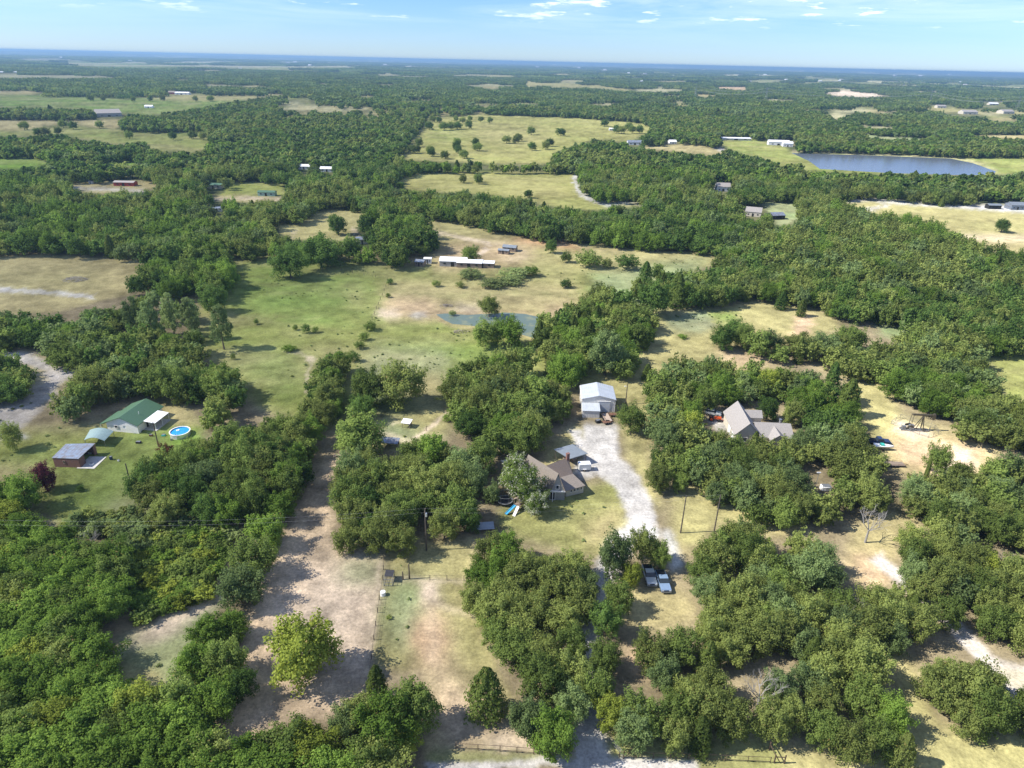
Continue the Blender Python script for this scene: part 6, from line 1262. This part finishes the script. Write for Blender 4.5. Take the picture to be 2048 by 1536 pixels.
for k, (x, y, w_) in enumerate(FAR_SPECKS):
    p = at(x, y); d = p.length; wd = min(110, 5.5*d/FPX*1.0)
    s = barn(x, y, wd, wd*.5, wd*.16, wd*.28, random.uniform(-.5, .5), M['trim'], M['tin_white'] if k % 3 else M['shingle_grey'], 'tiny pale building far off on the hazy plain', name='distant_building', grp='tiny pale buildings far off on the hazy plain', det=False); s.location.z = float(relief(np.array([p.x]), np.array([p.y]))[0])
# --- high voltage line
TW_ = []
for k, (px, py) in enumerate([(1390, 197), (1531, 202), (1859, 207), (2033, 222), (2280, 232)]):
    p = at(px, py); h = 36; s = empty('transmission_tower', p, 'tall lattice power tower far away, %s in the line' % ('leftmost', 'second from left', 'third from left', 'fourth from left', 'rightmost')[k], 'power tower', 'lattice power towers', rz=.5); b = MB()
    for sx in (-1, 1):
        for sy in (-1, 1):
            b.tube((sx*4, sy*4, 0), (sx*.9, sy*.9, h*.7), .16, n=4); b.tube((sx*.9, sy*.9, h*.7), (sx*.4, sy*.4, h), .13, n=4)
    for j in range(6):
        z0, z1 = h*.7*j/6, h*.7*(j+1)/6; r0, r1 = 4-3.1*j/6, 4-3.1*(j+1)/6
        for sx in (-1, 1): b.tube((sx*r0, -r0, z0), (sx*r1, r1, z1), .09, n=4); b.tube((-r0, sx*r0, z0), (r1, sx*r1, z1), .09, n=4)
    b.build('mast', M['steel'], s); b = MB()
    for z, w_ in ((h*.72, 8), (h*.84, 9), (h*.96, 7)): b.box((0, 0, z), (w_*2, .4, .4))
    b.build('crossarm', M['steel'], s); TW_.append(p)
for a_, c_, nm in zip(TW_[:-1], TW_[1:], ('first', 'second', 'third', 'last')):
    s = empty('power_line', a_ + Vector((0, 0, 26)), '%s span of sagging wires from the left between the lattice towers' % nm, 'power line')
    for ox, oz in ((-7, 0), (7, 0), (0, 8)):
        b = MB(); last = None
        for k in range(17):
            u = k/16; q_ = (c_-a_)*u + Vector((ox, 0, oz-11*4*u*(1-u)))
            if last is not None: b.tube(last, q_, .16, n=4, cap=False)
            last = q_
        b.build('wire', M['wire'], s)
# --- brush piles and rocks
def pile(px, py, r, h, n, m, lab, name='brush_pile', cat='brush pile'):
    p = at(px, py); s = empty(name, p, lab, cat); b = MB(); rg = random.Random(int(px))
    for k in range(n):
        a = rg.uniform(0, 6.28); d = r*math.sqrt(rg.random()); z = h*(1-(d/r)**2)*rg.uniform(.2, 1); c_ = Vector((d*math.cos(a), d*math.sin(a)*.7, z)); v = Vector((rg.uniform(-1, 1), rg.uniform(-1, 1), rg.uniform(-.3, .5)))*.9
        b.tube(c_-v, c_+v, .07, .03, 5)
    b.build('branches', m, s)
pile(150, 560, 5, 1.6, 170, M['deadwood'], 'grey heap of cut branches in the tan left field'); pile(893, 612, 2.6, .7, 60, M['straw'], 'scattered dead brush above the left end of the pond')
pile(1995, 1142, 2.4, .6, 40, M['deadwood'], 'fallen grey branches on bare ground near the right edge'); pile(1945, 605, 2, 1, 30, M['deadwood'], 'grey deadwood tangle in the long right hand wood'); pile(922, 664, 3, .8, 50, M['straw'], 'heap of dry brush left of the round pond trees')
# --- haze: one even body of air round the whole scene
b = MB(); b.box((0, 0, 48.5), (230000, 230000, 101)); hz = b.build('haze', [], None); hz.data.materials.clear()
hm, n, l = newmat('haze_air'); o_ = n.new('ShaderNodeOutputMaterial'); pv = n.new('ShaderNodeVolumePrincipled'); pv.inputs['Color'].default_value = (0.30, 0.49, 0.74, 1); pv.inputs['Density'].default_value = 9.5e-5; pv.inputs['Anisotropy'].default_value = 0.2
l.new(pv.outputs[0], o_.inputs['Volume']); hz.data.materials.append(hm); tag(hz, kind='stuff', label='thin blue haze over the far plain', cat='haze'); hz.display_type = 'WIRE'
